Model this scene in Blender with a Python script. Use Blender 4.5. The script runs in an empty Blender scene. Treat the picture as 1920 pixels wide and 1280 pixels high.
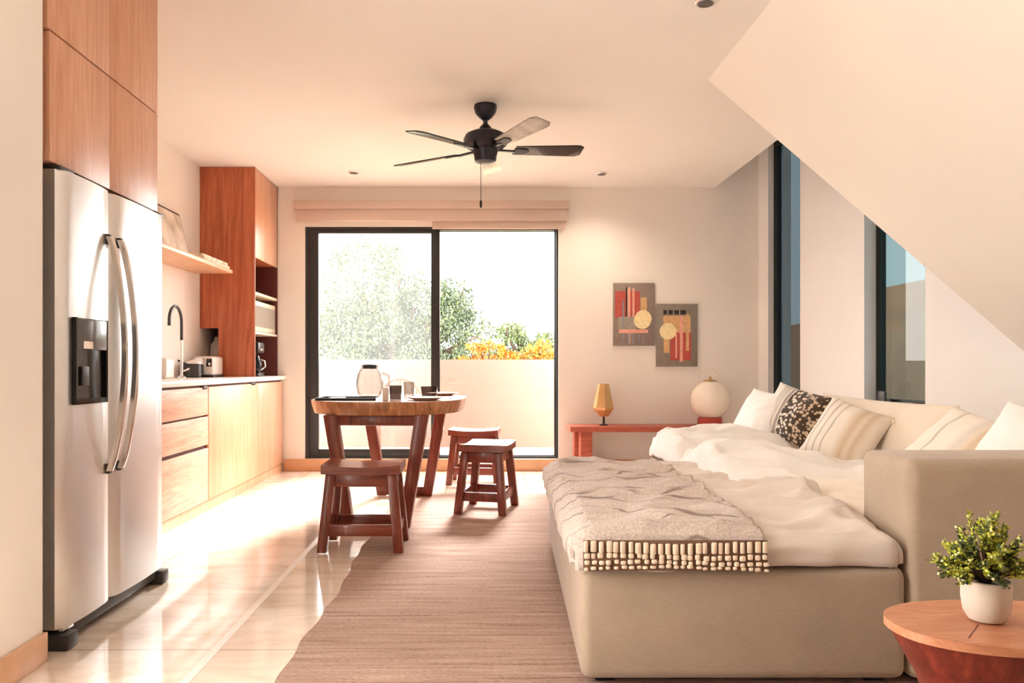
import bpy, bmesh, math, random
from mathutils import Vector, Matrix, noise, Euler
random.seed(7)
PI = math.pi
scene = bpy.context.scene
COL = scene.collection

# ------------------------------------------------------------------ helpers
def lin(r, g, b):
    def f(c):
        c /= 255.0
        return c / 12.92 if c <= 0.04045 else ((c + 0.055) / 1.055) ** 2.4
    return (f(r), f(g), f(b), 1.0)

def new_mat(name):
    m = bpy.data.materials.new(name); m.use_nodes = True
    nt = m.node_tree
    bs = nt.nodes['Principled BSDF']
    return m, nt, bs

def node(nt, typ, **kw):
    n = nt.nodes.new(typ)
    for k, v in kw.items():
        setattr(n, k, v)
    return n

def ramp(nt, fac, stops):
    r = node(nt, 'ShaderNodeValToRGB')
    e = r.color_ramp.elements
    e[0].position, e[0].color = stops[0]
    e[1].position, e[1].color = stops[-1]
    for p, c in stops[1:-1]:
        x = e.new(p); x.color = c
    nt.links.new(fac, r.inputs[0])
    return r.outputs[0]

def coords(nt, scale=(1, 1, 1), kind='Object', rot=(0, 0, 0), loc=(0, 0, 0)):
    tc = node(nt, 'ShaderNodeTexCoord'); mp = node(nt, 'ShaderNodeMapping')
    mp.inputs['Scale'].default_value = scale
    mp.inputs['Rotation'].default_value = rot
    mp.inputs['Location'].default_value = loc
    nt.links.new(tc.outputs[kind], mp.inputs[0])
    return mp.outputs[0]

def noise_tex(nt, vec, scale=5, detail=4, rough=.5, dist=0):
    n = node(nt, 'ShaderNodeTexNoise')
    n.inputs['Scale'].default_value = scale; n.inputs['Detail'].default_value = detail
    n.inputs['Roughness'].default_value = rough; n.inputs['Distortion'].default_value = dist
    nt.links.new(vec, n.inputs['Vector'])
    return n.outputs['Fac']

def add_bump(nt, bs, h, strength=.2, dist=.01):
    b = node(nt, 'ShaderNodeBump')
    b.inputs['Strength'].default_value = strength; b.inputs['Distance'].default_value = dist
    nt.links.new(h, b.inputs['Height']); nt.links.new(b.outputs[0], bs.inputs['Normal'])

def plain(name, c, rough=.5, metal=0.0, var=.06, scale=6, bump=0, bscale=60, spec=.5, coat=0):
    m, nt, bs = new_mat(name)
    v = coords(nt)
    lo = tuple(x * (1 - var) for x in c[:3]) + (1,); hi = tuple(min(1, x * (1 + var)) for x in c[:3]) + (1,)
    nt.links.new(ramp(nt, noise_tex(nt, v, scale), [(.3, lo), (.7, hi)]), bs.inputs['Base Color'])
    bs.inputs['Roughness'].default_value = rough; bs.inputs['Metallic'].default_value = metal
    bs.inputs['Specular IOR Level'].default_value = spec
    bs.inputs['Coat Weight'].default_value = coat
    if bump:
        add_bump(nt, bs, noise_tex(nt, v, bscale, 3), bump, .004)
    return m

def wood(name, c1, c2, c3, grain=(9, 9, .7), rough=.42, dist=1.2, bump=.06, coat=0.0):
    m, nt, bs = new_mat(name)
    v = coords(nt, grain)
    n1 = noise_tex(nt, v, 2.2, 6, .6, dist)
    v2 = coords(nt, tuple(g * 6 for g in grain))
    n2 = noise_tex(nt, v2, 2.0, 3, .5, .4)
    mx = node(nt, 'ShaderNodeMix', data_type='FLOAT'); mx.inputs[0].default_value = .3
    nt.links.new(n1, mx.inputs[2]); nt.links.new(n2, mx.inputs[3])
    nt.links.new(ramp(nt, mx.outputs[0], [(.32, c1), (.5, c2), (.66, c3)]), bs.inputs['Base Color'])
    bs.inputs['Roughness'].default_value = rough; bs.inputs['Coat Weight'].default_value = coat
    add_bump(nt, bs, n2, bump, .003)
    return m

def fabric(name, c, var=.08, weave=320, bump=.25, sheen=.3, stripes=None):
    m, nt, bs = new_mat(name)
    v = coords(nt, (1, 1, 1))
    vw = coords(nt, (.12, .12, 1.0))
    w = noise_tex(nt, vw, weave, 2)
    big = noise_tex(nt, v, 7, 3)
    mx = node(nt, 'ShaderNodeMix', data_type='FLOAT'); mx.inputs[0].default_value = .5
    nt.links.new(w, mx.inputs[2]); nt.links.new(big, mx.inputs[3])
    lo = tuple(x * (1 - var) for x in c[:3]) + (1,); hi = tuple(min(1, x * (1 + var)) for x in c[:3]) + (1,)
    nt.links.new(ramp(nt, mx.outputs[0], [(.3, lo), (.7, hi)]), bs.inputs['Base Color'])
    bs.inputs['Roughness'].default_value = .95; bs.inputs['Specular IOR Level'].default_value = .15
    bs.inputs['Sheen Weight'].default_value = sheen
    add_bump(nt, bs, w, bump, .002)
    return m

def glass_mat(name, tint=(1, 1, 1, 1), haze=0.0, hazecol=(.9, .92, .9, 1), refl=1.0, rough=0.0, edge=None):
    m = bpy.data.materials.new(name); m.use_nodes = True
    nt = m.node_tree; nt.nodes.clear()
    out = node(nt, 'ShaderNodeOutputMaterial')
    tr = node(nt, 'ShaderNodeBsdfTransparent'); tr.inputs[0].default_value = tint
    gl = node(nt, 'ShaderNodeBsdfGlossy'); gl.inputs['Roughness'].default_value = rough
    lw = node(nt, 'ShaderNodeLayerWeight'); lw.inputs[0].default_value = .5
    pw = node(nt, 'ShaderNodeMath', operation='POWER'); pw.inputs[1].default_value = 5
    nt.links.new(lw.outputs['Facing'], pw.inputs[0])
    if edge:
        nt.links.new(ramp(nt, lw.outputs['Facing'], [(.35, tint), (.95, edge)]), tr.inputs[0])
    ml = node(nt, 'ShaderNodeMath', operation='MULTIPLY_ADD'); ml.inputs[1].default_value = .8 * refl; ml.inputs[2].default_value = .03 * refl
    nt.links.new(pw.outputs[0], ml.inputs[0])
    mix = node(nt, 'ShaderNodeMixShader')
    nt.links.new(ml.outputs[0], mix.inputs[0]); nt.links.new(tr.outputs[0], mix.inputs[1]); nt.links.new(gl.outputs[0], mix.inputs[2])
    last = mix.outputs[0]
    if haze:
        tl = node(nt, 'ShaderNodeBsdfTranslucent'); tl.inputs[0].default_value = hazecol
        m2 = node(nt, 'ShaderNodeMixShader')
        v = coords(nt)
        hz = node(nt, 'ShaderNodeMapRange')
        hz.inputs['To Min'].default_value = haze * .75; hz.inputs['To Max'].default_value = haze * 1.25
        nt.links.new(noise_tex(nt, v, 2.0, 2), hz.inputs[0])
        nt.links.new(hz.outputs[0], m2.inputs[0])
        nt.links.new(last, m2.inputs[1]); nt.links.new(tl.outputs[0], m2.inputs[2])
        last = m2.outputs[0]
    nt.links.new(last, out.inputs[0])
    return m

# ---- mesh helpers
def BM():
    return bmesh.new()

def _faces(verts):
    return {f for v in verts for f in v.link_faces}

def _bev(bm, verts, bev, seg):
    if bev > 0:
        es = list({e for v in verts for e in v.link_edges})
        bmesh.ops.bevel(bm, geom=es, offset=bev, segments=seg, profile=.5, affect='EDGES', clamp_overlap=True)

def box(bm, x0, x1, y0, y1, z0, z1, bev=0, seg=2):
    r = bmesh.ops.create_cube(bm, size=1)
    M = Matrix.Translation(((x0 + x1) / 2, (y0 + y1) / 2, (z0 + z1) / 2)) @ Matrix.Diagonal((abs(x1 - x0), abs(y1 - y0), abs(z1 - z0), 1))
    bmesh.ops.transform(bm, matrix=M, verts=r['verts'])
    _bev(bm, r['verts'], bev, seg)
    return bm

def frame_of(p0, p1, up=(0, 0, 1)):
    p0, p1 = Vector(p0), Vector(p1)
    z = (p1 - p0).normalized(); u = Vector(up)
    if abs(z.dot(u)) > .98: u = Vector((0, 1, 0))
    x = u.cross(z).normalized(); y = z.cross(x)
    return Matrix((x, y, z)).transposed().to_4x4()

def bar(bm, p0, p1, w, d, bev=0, up=(0, 1, 0), seg=2):
    p0, p1 = Vector(p0), Vector(p1)
    L = (p1 - p0).length
    r = bmesh.ops.create_cube(bm, size=1)
    M = Matrix.Translation((p0 + p1) / 2) @ frame_of(p0, p1, up) @ Matrix.Diagonal((w, d, L, 1))
    bmesh.ops.transform(bm, matrix=M, verts=r['verts'])
    _bev(bm, r['verts'], bev, seg)
    return bm

def hexa(bm, b, t, bev=0, seg=2):
    """box from four bottom corners and four top corners (same winding)"""
    vs = [bm.verts.new(p) for p in b] + [bm.verts.new(p) for p in t]
    bm.faces.new(vs[3::-1]); bm.faces.new(vs[4:])
    for i in range(4):
        j = (i + 1) % 4
        bm.faces.new((vs[i], vs[j], vs[4 + j], vs[4 + i]))
    _bev(bm, vs, bev, seg)
    return bm

def cone(bm, p0, p1, r0, r1, seg=24, caps=True):
    p0, p1 = Vector(p0), Vector(p1)
    r = bmesh.ops.create_cone(bm, cap_ends=caps, segments=seg, radius1=r0, radius2=r1, depth=(p1 - p0).length)
    M = Matrix.Translation((p0 + p1) / 2) @ frame_of(p0, p1)
    bmesh.ops.transform(bm, matrix=M, verts=r['verts'])
    return bm

def lathe(bm, prof, c=(0, 0, 0), seg=32, sx=1, sy=1, close=True, power=2.0, rot=0):
    rings = []
    for r, z in prof:
        ring = []
        for i in range(seg):
            a = 2 * PI * i / seg + rot
            ca, sa = math.cos(a), math.sin(a)
            k = (abs(ca) ** power + abs(sa) ** power) ** (-1 / power)
            ring.append(bm.verts.new((c[0] + r * ca * k * sx, c[1] + r * sa * k * sy, c[2] + z)))
        rings.append(ring)
    for a, b in zip(rings, rings[1:]):
        for i in range(seg):
            j = (i + 1) % seg
            bm.faces.new((a[i], a[j], b[j], b[i]))
    if close:
        bm.faces.new(rings[0][::-1]); bm.faces.new(rings[-1])
    return bm

def tube(bm, pts, r, seg=10, rads=None, caps=True):
    pts = [Vector(p) for p in pts]
    rings = []
    prev = None
    for i, p in enumerate(pts):
        d = (pts[min(i + 1, len(pts) - 1)] - pts[max(i - 1, 0)]).normalized()
        if prev is None:
            u = Vector((0, 0, 1)) if abs(d.z) < .9 else Vector((0, 1, 0))
            x = u.cross(d).normalized()
        else:
            x = (prev - d * prev.dot(d)).normalized()
        prev = x; y = d.cross(x)
        rr = rads[i] if rads else r
        rings.append([bm.verts.new(p + (x * math.cos(2 * PI * k / seg) + y * math.sin(2 * PI * k / seg)) * rr) for k in range(seg)])
    for a, b in zip(rings, rings[1:]):
        for i in range(seg):
            j = (i + 1) % seg
            bm.faces.new((a[i], a[j], b[j], b[i]))
    if caps:
        bm.faces.new(rings[0][::-1]); bm.faces.new(rings[-1])
    return bm

def sphere(bm, c, r, sx=1, sy=1, sz=1, u=24, v=14):
    q = bmesh.ops.create_uvsphere(bm, u_segments=u, v_segments=v, radius=r)
    bmesh.ops.transform(bm, matrix=Matrix.Translation(c) @ Matrix.Diagonal((sx, sy, sz, 1)), verts=q['verts'])
    return bm

def prism(bm, poly, z0, z1, bev=0, seg=2):
    b = [bm.verts.new((x, y, z0)) for x, y in poly]; t = [bm.verts.new((x, y, z1)) for x, y in poly]
    bm.faces.new(b[::-1]); bm.faces.new(t)
    n = len(poly)
    for i in range(n):
        j = (i + 1) % n
        bm.faces.new((b[i], b[j], t[j], t[i]))
    if bev:
        es = [e for v in t for e in v.link_edges if e.other_vert(v) in t] + [e for v in b for e in v.link_edges if e.other_vert(v) in b]
        bmesh.ops.bevel(bm, geom=list(set(es)), offset=bev, segments=seg, profile=.5, affect='EDGES')
    return bm

def tag(o, label=None, cat=None, group=None, kind=None):
    if label: o['label'] = label
    if cat: o['category'] = cat
    if group: o['group'] = group
    if kind: o['kind'] = kind
    return o

def obj(name, bm, mats, parent=None, smooth=True, angle=35, label=None, world=True):
    bmesh.ops.recalc_face_normals(bm, faces=bm.faces[:])
    me = bpy.data.meshes.new(name); bm.to_mesh(me); bm.free()
    for m in (mats if isinstance(mats, (list, tuple)) else [mats]):
        me.materials.append(m)
    if smooth:
        me.polygons.foreach_set('use_smooth', [True] * len(me.polygons))
        me.set_sharp_from_angle(angle=math.radians(angle))
    o = bpy.data.objects.new(name, me); COL.objects.link(o)
    if parent:
        o.parent = parent
        if world:
            r = parent
            while r.parent: r = r.parent
            if r is parent:
                M = Matrix.Translation(parent.location) @ parent.rotation_euler.to_matrix().to_4x4()
                o.matrix_parent_inverse = M.inverted()
    if label: o['label'] = label
    return o

def thing(name, label, cat, loc=(0, 0, 0), rotz=0, group=None):
    o = bpy.data.objects.new(name, None); COL.objects.link(o)
    o.empty_display_size = .1
    o.location = loc; o.rotation_euler = (0, 0, rotz)
    return tag(o, label, cat, group)

def struct(name, bm, mats, parent=None, **kw):
    o = obj(name, bm, mats, parent, **kw)
    if parent is None: o['kind'] = 'structure'
    return o

def dup(root, loc, rotz, label, group=None):
    r = root.copy(); COL.objects.link(r); r.location = loc; r.rotation_euler = (0, 0, rotz)
    r['label'] = label
    if group: r['group'] = group
    for ch in list(root.children):
        c = ch.copy(); COL.objects.link(c); c.parent = r
        for g in ch.children:
            d = g.copy(); COL.objects.link(d); d.parent = c
    return r

# ------------------------------------------------------------------ camera (1920x1280, f = 1465 px, vanishing point at 897,687)
cd = bpy.data.cameras.new('camera'); cam = bpy.data.objects.new('camera', cd); COL.objects.link(cam)
cam.location = (0, 0, 1.0); cam.rotation_euler = (PI / 2, 0, 0)
cd.sensor_width = 36; cd.lens = 1465 / 1920 * 36
cd.shift_x = 63 / 1920; cd.shift_y = 47 / 1920
cd.clip_start = .05; cd.clip_end = 300
scene.camera = cam

# ------------------------------------------------------------------ materials
M = {}
M['wall'] = plain('wall_paint', (.85, .81, .765, 1), .85, var=.015, scale=2, bump=.03, bscale=90, spec=.2)
M['ceil'] = plain('ceiling_paint', (.865, .84, .81, 1), .9, var=.012, scale=2, spec=.2)
M['wallw'] = plain('white_wall_paint', (.88, .875, .87, 1), .85, var=.015, scale=2, spec=.2)
M['slope'] = plain('slope_paint', (.86, .815, .75, 1), .85, var=.012, scale=2, spec=.2)
M['cab'] = wood('cabinet_wood_vertical', lin(198, 142, 112), lin(214, 162, 131), lin(228, 182, 152), (9, 9, .6), .38)
M['cabl'] = wood('cabinet_wood_pale', lin(212, 156, 118), lin(226, 176, 138), lin(236, 194, 158), (9, 9, .6), .4)
M['cabh'] = wood('cabinet_wood_horizontal', lin(188, 132, 106), lin(214, 164, 136), lin(228, 184, 158), (5, .8, 10), .42, dist=1.6)
M['cabr'] = wood('cabinet_wood_red', lin(150, 74, 48), lin(182, 98, 66), lin(202, 120, 84), (9, 9, .5), .4, dist=1.6)
M['cabin'] = plain('cabinet_inside_maroon', lin(92, 44, 40), .6)
M['red'] = wood('redwood_stain', lin(84, 34, 24), lin(116, 52, 36), lin(144, 70, 50), (12, 12, 1.0), .34, coat=.15)
M['redx'] = wood('redwood_stain_long', lin(92, 38, 26), lin(124, 56, 40), lin(152, 76, 54), (1.0, 9, 12), .3, coat=.2)
M['benchw'] = wood('bench_wood', lin(140, 62, 46), lin(170, 84, 64), lin(190, 104, 82), (1.0, 9, 12), .42)
M['tabletop'] = wood('table_slab_wood', lin(120, 72, 44), lin(178, 118, 78), lin(206, 150, 108), (14, 14, 1.2), .28, dist=.8, coat=.3)
M['steel'] = plain('stainless_steel', (.80, .79, .78, 1), .36, 1.0, var=.03, scale=1.2)
M['steels'] = plain('painted_steel_side', lin(128, 116, 104), .5, .2, var=.03)
M['chrome'] = plain('chrome', (.8, .79, .78, 1), .12, 1.0, var=.02)
M['handle'] = plain('satin_handle_metal', (.85, .82, .79, 1), .22, 1.0, var=.02)
M['black'] = plain('black_plastic', lin(22, 22, 24), .35, var=.1)
M['blackg'] = plain('black_gloss', lin(14, 16, 18), .08, var=.1)
M['greyp'] = plain('grey_panel', lin(92, 90, 88), .2, var=.05)
M['dgrey'] = plain('dark_grey_plastic', lin(58, 56, 56), .4, var=.1)
M['alu'] = plain('black_aluminium', lin(38, 40, 44), .42, .0, var=.06)
M['alug'] = plain('dark_green_aluminium', lin(14, 26, 24), .4, .0, var=.06)
M['counter'] = plain('white_quartz', (.86, .81, .76, 1), .25, var=.02, scale=20)
M['white'] = plain('white_ceramic', (.82, .79, .75, 1), .3, var=.02)
M['cream'] = plain('cream_enamel', lin(232, 214, 192), .35, var=.02)
M['mwglass'] = plain('microwave_glass', lin(150, 142, 132), .15, var=.04)
M['valance'] = plain('valance_fabric', lin(208, 188, 176), .8, var=.03)
M['rattan'] = plain('rattan', lin(150, 112, 84), .7, var=.15, scale=20)
M['linen'] = fabric('sofa_linen', (.365, .285, .215, 1), .11, 400, .3, .25)
M['duvet'] = fabric('duvet_cotton', (.62, .55, .49, 1), .05, 420, .1, .25)
M['duvetw'] = fabric('white_cotton', (.82, .805, .79, 1), .04, 420, .1, .25)
M['cushion'] = fabric('cushion_linen', (.72, .63, .52, 1), .08, 300, .25, .25)
M['terr'] = plain('terrace_wall_paint', (.31, .235, .20, 1), .9, var=.02, scale=3)
M['terrf'] = plain('terrace_tile', (.62, .47, .36, 1), .8, var=.06)
M['bb'] = plain('baseboard_stone', lin(216, 172, 136), .35, var=.1, scale=9)
M['brass'] = plain('brass_sheet', lin(204, 164, 112), .38, .6, var=.08)
M['paper'] = plain('rice_paper', (.86, .78, .68, 1), .9, var=.03, scale=12, bump=.15, bscale=50)
M['redbase'] = plain('red_lacquer', lin(176, 66, 50), .4)
M['fan'] = plain('fan_black_metal', lin(36, 36, 46), .36, .3, var=.1)
M['blade'] = plain('fan_blade_dark', lin(44, 42, 46), .22, 0, var=.15)
M['bladeg'] = plain('fan_blade_worn_sheen', lin(150, 144, 136), .3, .1, var=.25, scale=14)  # worn grey, with the light reflected off two blades put into the colour
M['leaf'] = plain('tree_leaf', lin(62, 74, 54), .6, var=.35, scale=1.2)
M['leafb'] = plain('tree_leaf_light', lin(96, 112, 66), .6, var=.3, scale=1.2)
M['bark'] = plain('bark', lin(84, 66, 54), .9, var=.3, bump=.4)
M['terraleaf'] = plain('orange_leaf', lin(206, 128, 30), .6, var=.3, scale=9)
M['oliveleaf'] = plain('olive_leaf', lin(120, 112, 40), .6, var=.4, scale=9)
M['sidetop'] = wood('side_table_top_wood', lin(176, 112, 82), lin(194, 132, 98), lin(206, 150, 114), (2.0, 9, 9), .4)
M['sidebase'] = wood('side_table_base_wood', lin(92, 32, 24), lin(118, 44, 32), lin(146, 62, 44), (9, 9, .8), .4)
M['pot'] = plain('pale_stoneware', lin(202, 192, 180), .6, var=.03)
M['soil'] = plain('soil', lin(60, 46, 34), .95, var=.3)
M['plantA'] = plain('plant_leaf_yellow_green', lin(190, 194, 74), .55, var=.3, scale=30)
M['plantB'] = plain('plant_leaf_dark', lin(70, 88, 44), .55, var=.3, scale=30)
M['plantC'] = plain('plant_bud_cream', lin(226, 222, 168), .6, var=.15, scale=30)
M['stone'] = plain('brown_building_render', lin(226, 176, 146), .9, var=.12, scale=1.5, bump=.2, bscale=8)
M['ground'] = plain('outside_ground', lin(150, 140, 110), .95, var=.15, scale=.5)
M['glass'] = glass_mat('clear_glass')
M['glassl'] = glass_mat('screened_glass', (.97, .98, .98, 1), .02, (.95, .97, .95, 1))
M['glasst'] = glass_mat('teal_tinted_glass', (.15, .185, .19, 1))
M['glassd'] = glass_mat('dark_tinted_glass', (.11, .13, .14, 1))
M['glassware'] = glass_mat('glassware', (.80, .79, .78, 1), .0, edge=(.22, .20, .19, 1))
M['glassg'] = glass_mat('grey_glassware', (.50, .46, .44, 1), .0, edge=(.18, .16, .15, 1))

# floor: polished marble tiles
def floor_mat():
    m, nt, bs = new_mat('polished_marble_tile')
    v = coords(nt, (1, 1, 1), loc=(.26, -.08, 0))
    br = node(nt, 'ShaderNodeTexBrick'); br.offset = 0; br.squash = 1
    br.inputs['Scale'].default_value = 1
    br.inputs['Brick Width'].default_value = .67; br.inputs['Row Height'].default_value = .67
    br.inputs['Mortar Size'].default_value = .0022; br.inputs['Mortar Smooth'].default_value = 0
    br.inputs['Color1'].default_value = (.96, .96, .96, 1); br.inputs['Color2'].default_value = (1, 1, 1, 1)
    br.inputs['Mortar'].default_value = (.40, .35, .31, 1)
    nt.links.new(v, br.inputs['Vector'])
    n = noise_tex(nt, coords(nt, (1, 2.2, 1), rot=(0, 0, .4)), 2.2, 8, .62, 1.4)
    c = ramp(nt, n, [(.3, lin(208, 186, 164)), (.5, lin(232, 216, 200)), (.7, lin(243, 232, 220))])
    mx = node(nt, 'ShaderNodeMix', data_type='RGBA', blend_type='MULTIPLY'); mx.inputs[0].default_value = 1
    nt.links.new(c, mx.inputs[6]); nt.links.new(br.outputs['Color'], mx.inputs[7])
    nt.links.new(mx.outputs[2], bs.inputs['Base Color'])
    bs.inputs['Roughness'].default_value = .085
    bs.inputs['Specular IOR Level'].default_value = .62
    return m
M['floor'] = floor_mat()

def rug_mat():
    m, nt, bs = new_mat('ribbed_wool_rug')
    v = coords(nt, (1.3, 26, 1))
    n = noise_tex(nt, v, 1.6, 5, .65, .5)
    n2 = noise_tex(nt, coords(nt, (60, 160, 1)), 1, 2)
    mx = node(nt, 'ShaderNodeMix', data_type='FLOAT'); mx.inputs[0].default_value = .35
    nt.links.new(n, mx.inputs[2]); nt.links.new(n2, mx.inputs[3])
    nt.links.new(ramp(nt, mx.outputs[0], [(.3, lin(104, 82, 74)), (.45, lin(162, 134, 121)), (.65, lin(190, 164, 150))]), bs.inputs['Base Color'])
    bs.inputs['Roughness'].default_value = .97; bs.inputs['Specular IOR Level'].default_value = .1
    add_bump(nt, bs, mx.outputs[0], .7, .02)
    return m
M['rug'] = rug_mat()

def throw_mat():
    m, nt, bs = new_mat('throw_weave')
    v = coords(nt, (1, 1, 1))
    def lines(sc, dist, wd, dark, seed):
        w = node(nt, 'ShaderNodeTexWave', wave_type='BANDS', bands_direction='Y')
        w.inputs['Scale'].default_value = sc; w.inputs['Distortion'].default_value = dist
        w.inputs['Detail'].default_value = 3; w.inputs['Detail Scale'].default_value = .7; w.inputs['Phase Offset'].default_value = seed
        nt.links.new(v, w.inputs['Vector'])
        brk = noise_tex(nt, coords(nt, (3, 6, 1), loc=(seed, seed, 0)), 1.5, 2)
        l = ramp(nt, w.outputs['Fac'], [(0, dark), (wd * .5, tuple(.5 + .5 * q for q in dark[:3]) + (1,)), (wd, (1, 1, 1, 1))])
        m_ = node(nt, 'ShaderNodeMix', data_type='RGBA')
        nt.links.new(ramp(nt, brk, [(.40, (0, 0, 0, 1)), (.52, (1, 1, 1, 1))]), m_.inputs[0])
        m_.inputs[6].default_value = (1, 1, 1, 1); nt.links.new(l, m_.inputs[7])
        return m_.outputs[2]
    la, lb = lines(1.1, 13, .05, (.32, .25, .22, 1), 0.0), lines(1.7, 22, .035, (.42, .34, .30, 1), 2.4)
    mm = node(nt, 'ShaderNodeMix', data_type='RGBA', blend_type='MULTIPLY'); mm.inputs[0].default_value = 1
    nt.links.new(la, mm.inputs[6]); nt.links.new(lb, mm.inputs[7]); line = mm.outputs[2]
    n = noise_tex(nt, v, 130, 4, .7)
    base = ramp(nt, n, [(.3, lin(164, 148, 138)), (.7, lin(220, 206, 196))])
    mx = node(nt, 'ShaderNodeMix', data_type='RGBA', blend_type='MULTIPLY'); mx.inputs[0].default_value = .9
    nt.links.new(base, mx.inputs[6]); nt.links.new(line, mx.inputs[7])
    nt.links.new(mx.outputs[2], bs.inputs['Base Color'])
    bs.inputs['Roughness'].default_value = .95; bs.inputs['Sheen Weight'].default_value = .2
    add_bump(nt, bs, n, .6, .006)
    return m
M['throw'] = throw_mat()
M['tuft'] = fabric('tuft_wool', lin(226, 206, 184), .08, 200, .3)
M['tuftback'] = fabric('tuft_backing', lin(112, 84, 66), .1, 200, .3)

def band_cushion(name, stops, noisy=None, noise_scale=(10, 10, 1)):
    """stripes along UV.x; noisy=(u0,u1,dark) adds mottled weave over u0..u1"""
    m, nt, bs = new_mat(name)
    tc = node(nt, 'ShaderNodeTexCoord'); sp = node(nt, 'ShaderNodeSeparateXYZ')
    nt.links.new(tc.outputs['UV'], sp.inputs[0])
    r = node(nt, 'ShaderNodeValToRGB'); r.color_ramp.interpolation = 'LINEAR'
    e = r.color_ramp.elements
    e[0].position, e[0].color = stops[0]; e[1].position, e[1].color = stops[-1]
    for p, c in stops[1:-1]:
        x = e.new(p); x.color = c
    nt.links.new(sp.outputs[0], r.inputs[0])
    col = r.outputs[0]
    if noisy:
        mp = node(nt, 'ShaderNodeMapping'); mp.inputs['Scale'].default_value = noise_scale
        nt.links.new(tc.outputs['UV'], mp.inputs[0])
        vo = node(nt, 'ShaderNodeTexVoronoi'); vo.inputs['Scale'].default_value = 1.3
        nt.links.new(mp.outputs[0], vo.inputs['Vector'])
        nn = ramp(nt, vo.outputs['Distance'], [(.40, (1, 1, 1, 1)), (.52, noisy[2])])
        a = node(nt, 'ShaderNodeMath', operation='GREATER_THAN'); a.inputs[1].default_value = noisy[0]
        b = node(nt, 'ShaderNodeMath', operation='LESS_THAN'); b.inputs[1].default_value = noisy[1]
        c = node(nt, 'ShaderNodeMath', operation='MULTIPLY')
        nt.links.new(sp.outputs[0], a.inputs[0]); nt.links.new(sp.outputs[0], b.inputs[0])
        nt.links.new(a.outputs[0], c.inputs[0]); nt.links.new(b.outputs[0], c.inputs[1])
        mx = node(nt, 'ShaderNodeMix', data_type='RGBA', blend_type='MULTIPLY')
        nt.links.new(c.outputs[0], mx.inputs[0]); nt.links.new(col, mx.inputs[6]); nt.links.new(nn, mx.inputs[7])
        col = mx.outputs[2]
    nt.links.new(col, bs.inputs['Base Color'])
    bs.inputs['Roughness'].default_value = .95; bs.inputs['Sheen Weight'].default_value = .2
    add_bump(nt, bs, noise_tex(nt, coords(nt, (1, 1, 1)), 200, 2), .25, .003)
    return m
cw = (.76, .70, .62, 1); cg = (.42, .38, .34, 1); ct = (.55, .42, .29, 1); cb = (.66, .57, .46, 1)
M['cush_pattern'] = band_cushion('cushion_patterned', [(0, cw), (.16, cw), (.19, (.5, .46, .42, 1)), (.27, (.58, .54, .49, 1)), (.30, cg), (.33, cw), (.36, cg), (.385, (.22, .19, .17, 1)), (.42, cw), (.60, cw), (.70, (.6, .47, .34, 1)), (.85, ct), (1, ct)], (.42, 1.01, (.09, .07, .055, 1)), (17, 13, 1))
M['cush_tassel'] = band_cushion('cushion_pleated', [(0, cw), (.10, cw), (.13, cg), (.15, cw), (.22, cw), (.25, cg), (.27, cw), (.34, cw), (.37, cg), (.39, cw), (.52, cw), (.60, cb), (.68, ct), (.76, cb), (.82, ct), (.90, cb), (1, cb)])
M['cush_stripe'] = band_cushion('cushion_striped', [(0, cw), (.28, cw), (.30, cg), (.33, cw), (.50, cw), (.58, (.62, .57, .52, 1)), (.66, cb), (.72, ct), (1, cb)])

# ------------------------------------------------------------------ the setting
CH = 2.72; YB = 7.5; XL = -2.4; XN = -1.478
struct('floor', box(BM(), -2.6, 3.9, -3.2, 7.7, -.12, 0), M['floor'])
struct('trim_1', box(BM(), -.945, -.915, -1, 4.6, -.004, .0012), M['counter'])
b = BM(); box(b, -2.6, 2.27, -3.2, 7.7, CH, CH + .2)
struct('ceiling', b, M['ceil'])
b = BM(); box(b, 2.2, 2.27, -3.2, 7.7, CH + .2, 3.3); box(b, 2.2, 3.95, -3.2, 7.7, 3.3, 3.4)
struct('trim_2', b, M['ceil'])
# sloping soffit that ends at y = 4.69
k = .86
b = BM()
x1 = 3.74
hexa(b, [(1.378, -3.2, CH), (x1, -3.2, CH - (x1 - 1.378) * k), (x1, 4.69, CH - (x1 - 1.378) * k), (1.378, 4.69, CH)],
     [(1.378, -3.2, CH + .12), (x1, -3.2, CH + .12 - (x1 - 1.378) * k), (x1, 4.69, CH + .12 - (x1 - 1.378) * k), (1.378, 4.69, CH + .12)])
struct('wall_slope', b, M['slope'], smooth=False)
# back wall with the sliding-door opening
DX0, DX1, DZ0, DZ1 = -1.667, .769, .115, 2.345
b = BM()
box(b, -2.6, DX0, YB, YB + .2, 0, 3.3); box(b, DX1, 3.0, YB, YB + .2, 0, 3.3)
box(b, DX0, DX1, YB, YB + .2, DZ1, 3.3); box(b, DX0, DX1, YB, YB + .2, 0, DZ0)
struct('wall_back', b, M['wall'])
b = BM(); box(b, -1.87, 2.69, YB - .018, YB, 0, .112, .003)
struct('baseboard_back', b, M['bb'])
# kitchen wall and the near wall stub
struct('wall_left', box(BM(), -2.6, XL, 2.5, 7.7, 0, CH), M['wall'])
b = BM()
box(b, XL, XN, 2.45, 2.65, 0, CH)
box(b, -1.68, XN, 2.1, 2.45, 0, CH); box(b, -1.68, XN, 1.2, 2.1, 2.45, CH); box(b, -1.68, XN, 1.2, 2.1, 0, .12); box(b, -1.68, XN, -3.2, 1.2, 0, CH)  # unseen opening added in this wall to let daylight in from the left
struct('wall_left_entry', b, M['wall'])
b = BM(); box(b, XN, XN + .016, 2.1, 2.655, 0, .1, .003)
struct('baseboard_left', b, M['bb'])
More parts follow.
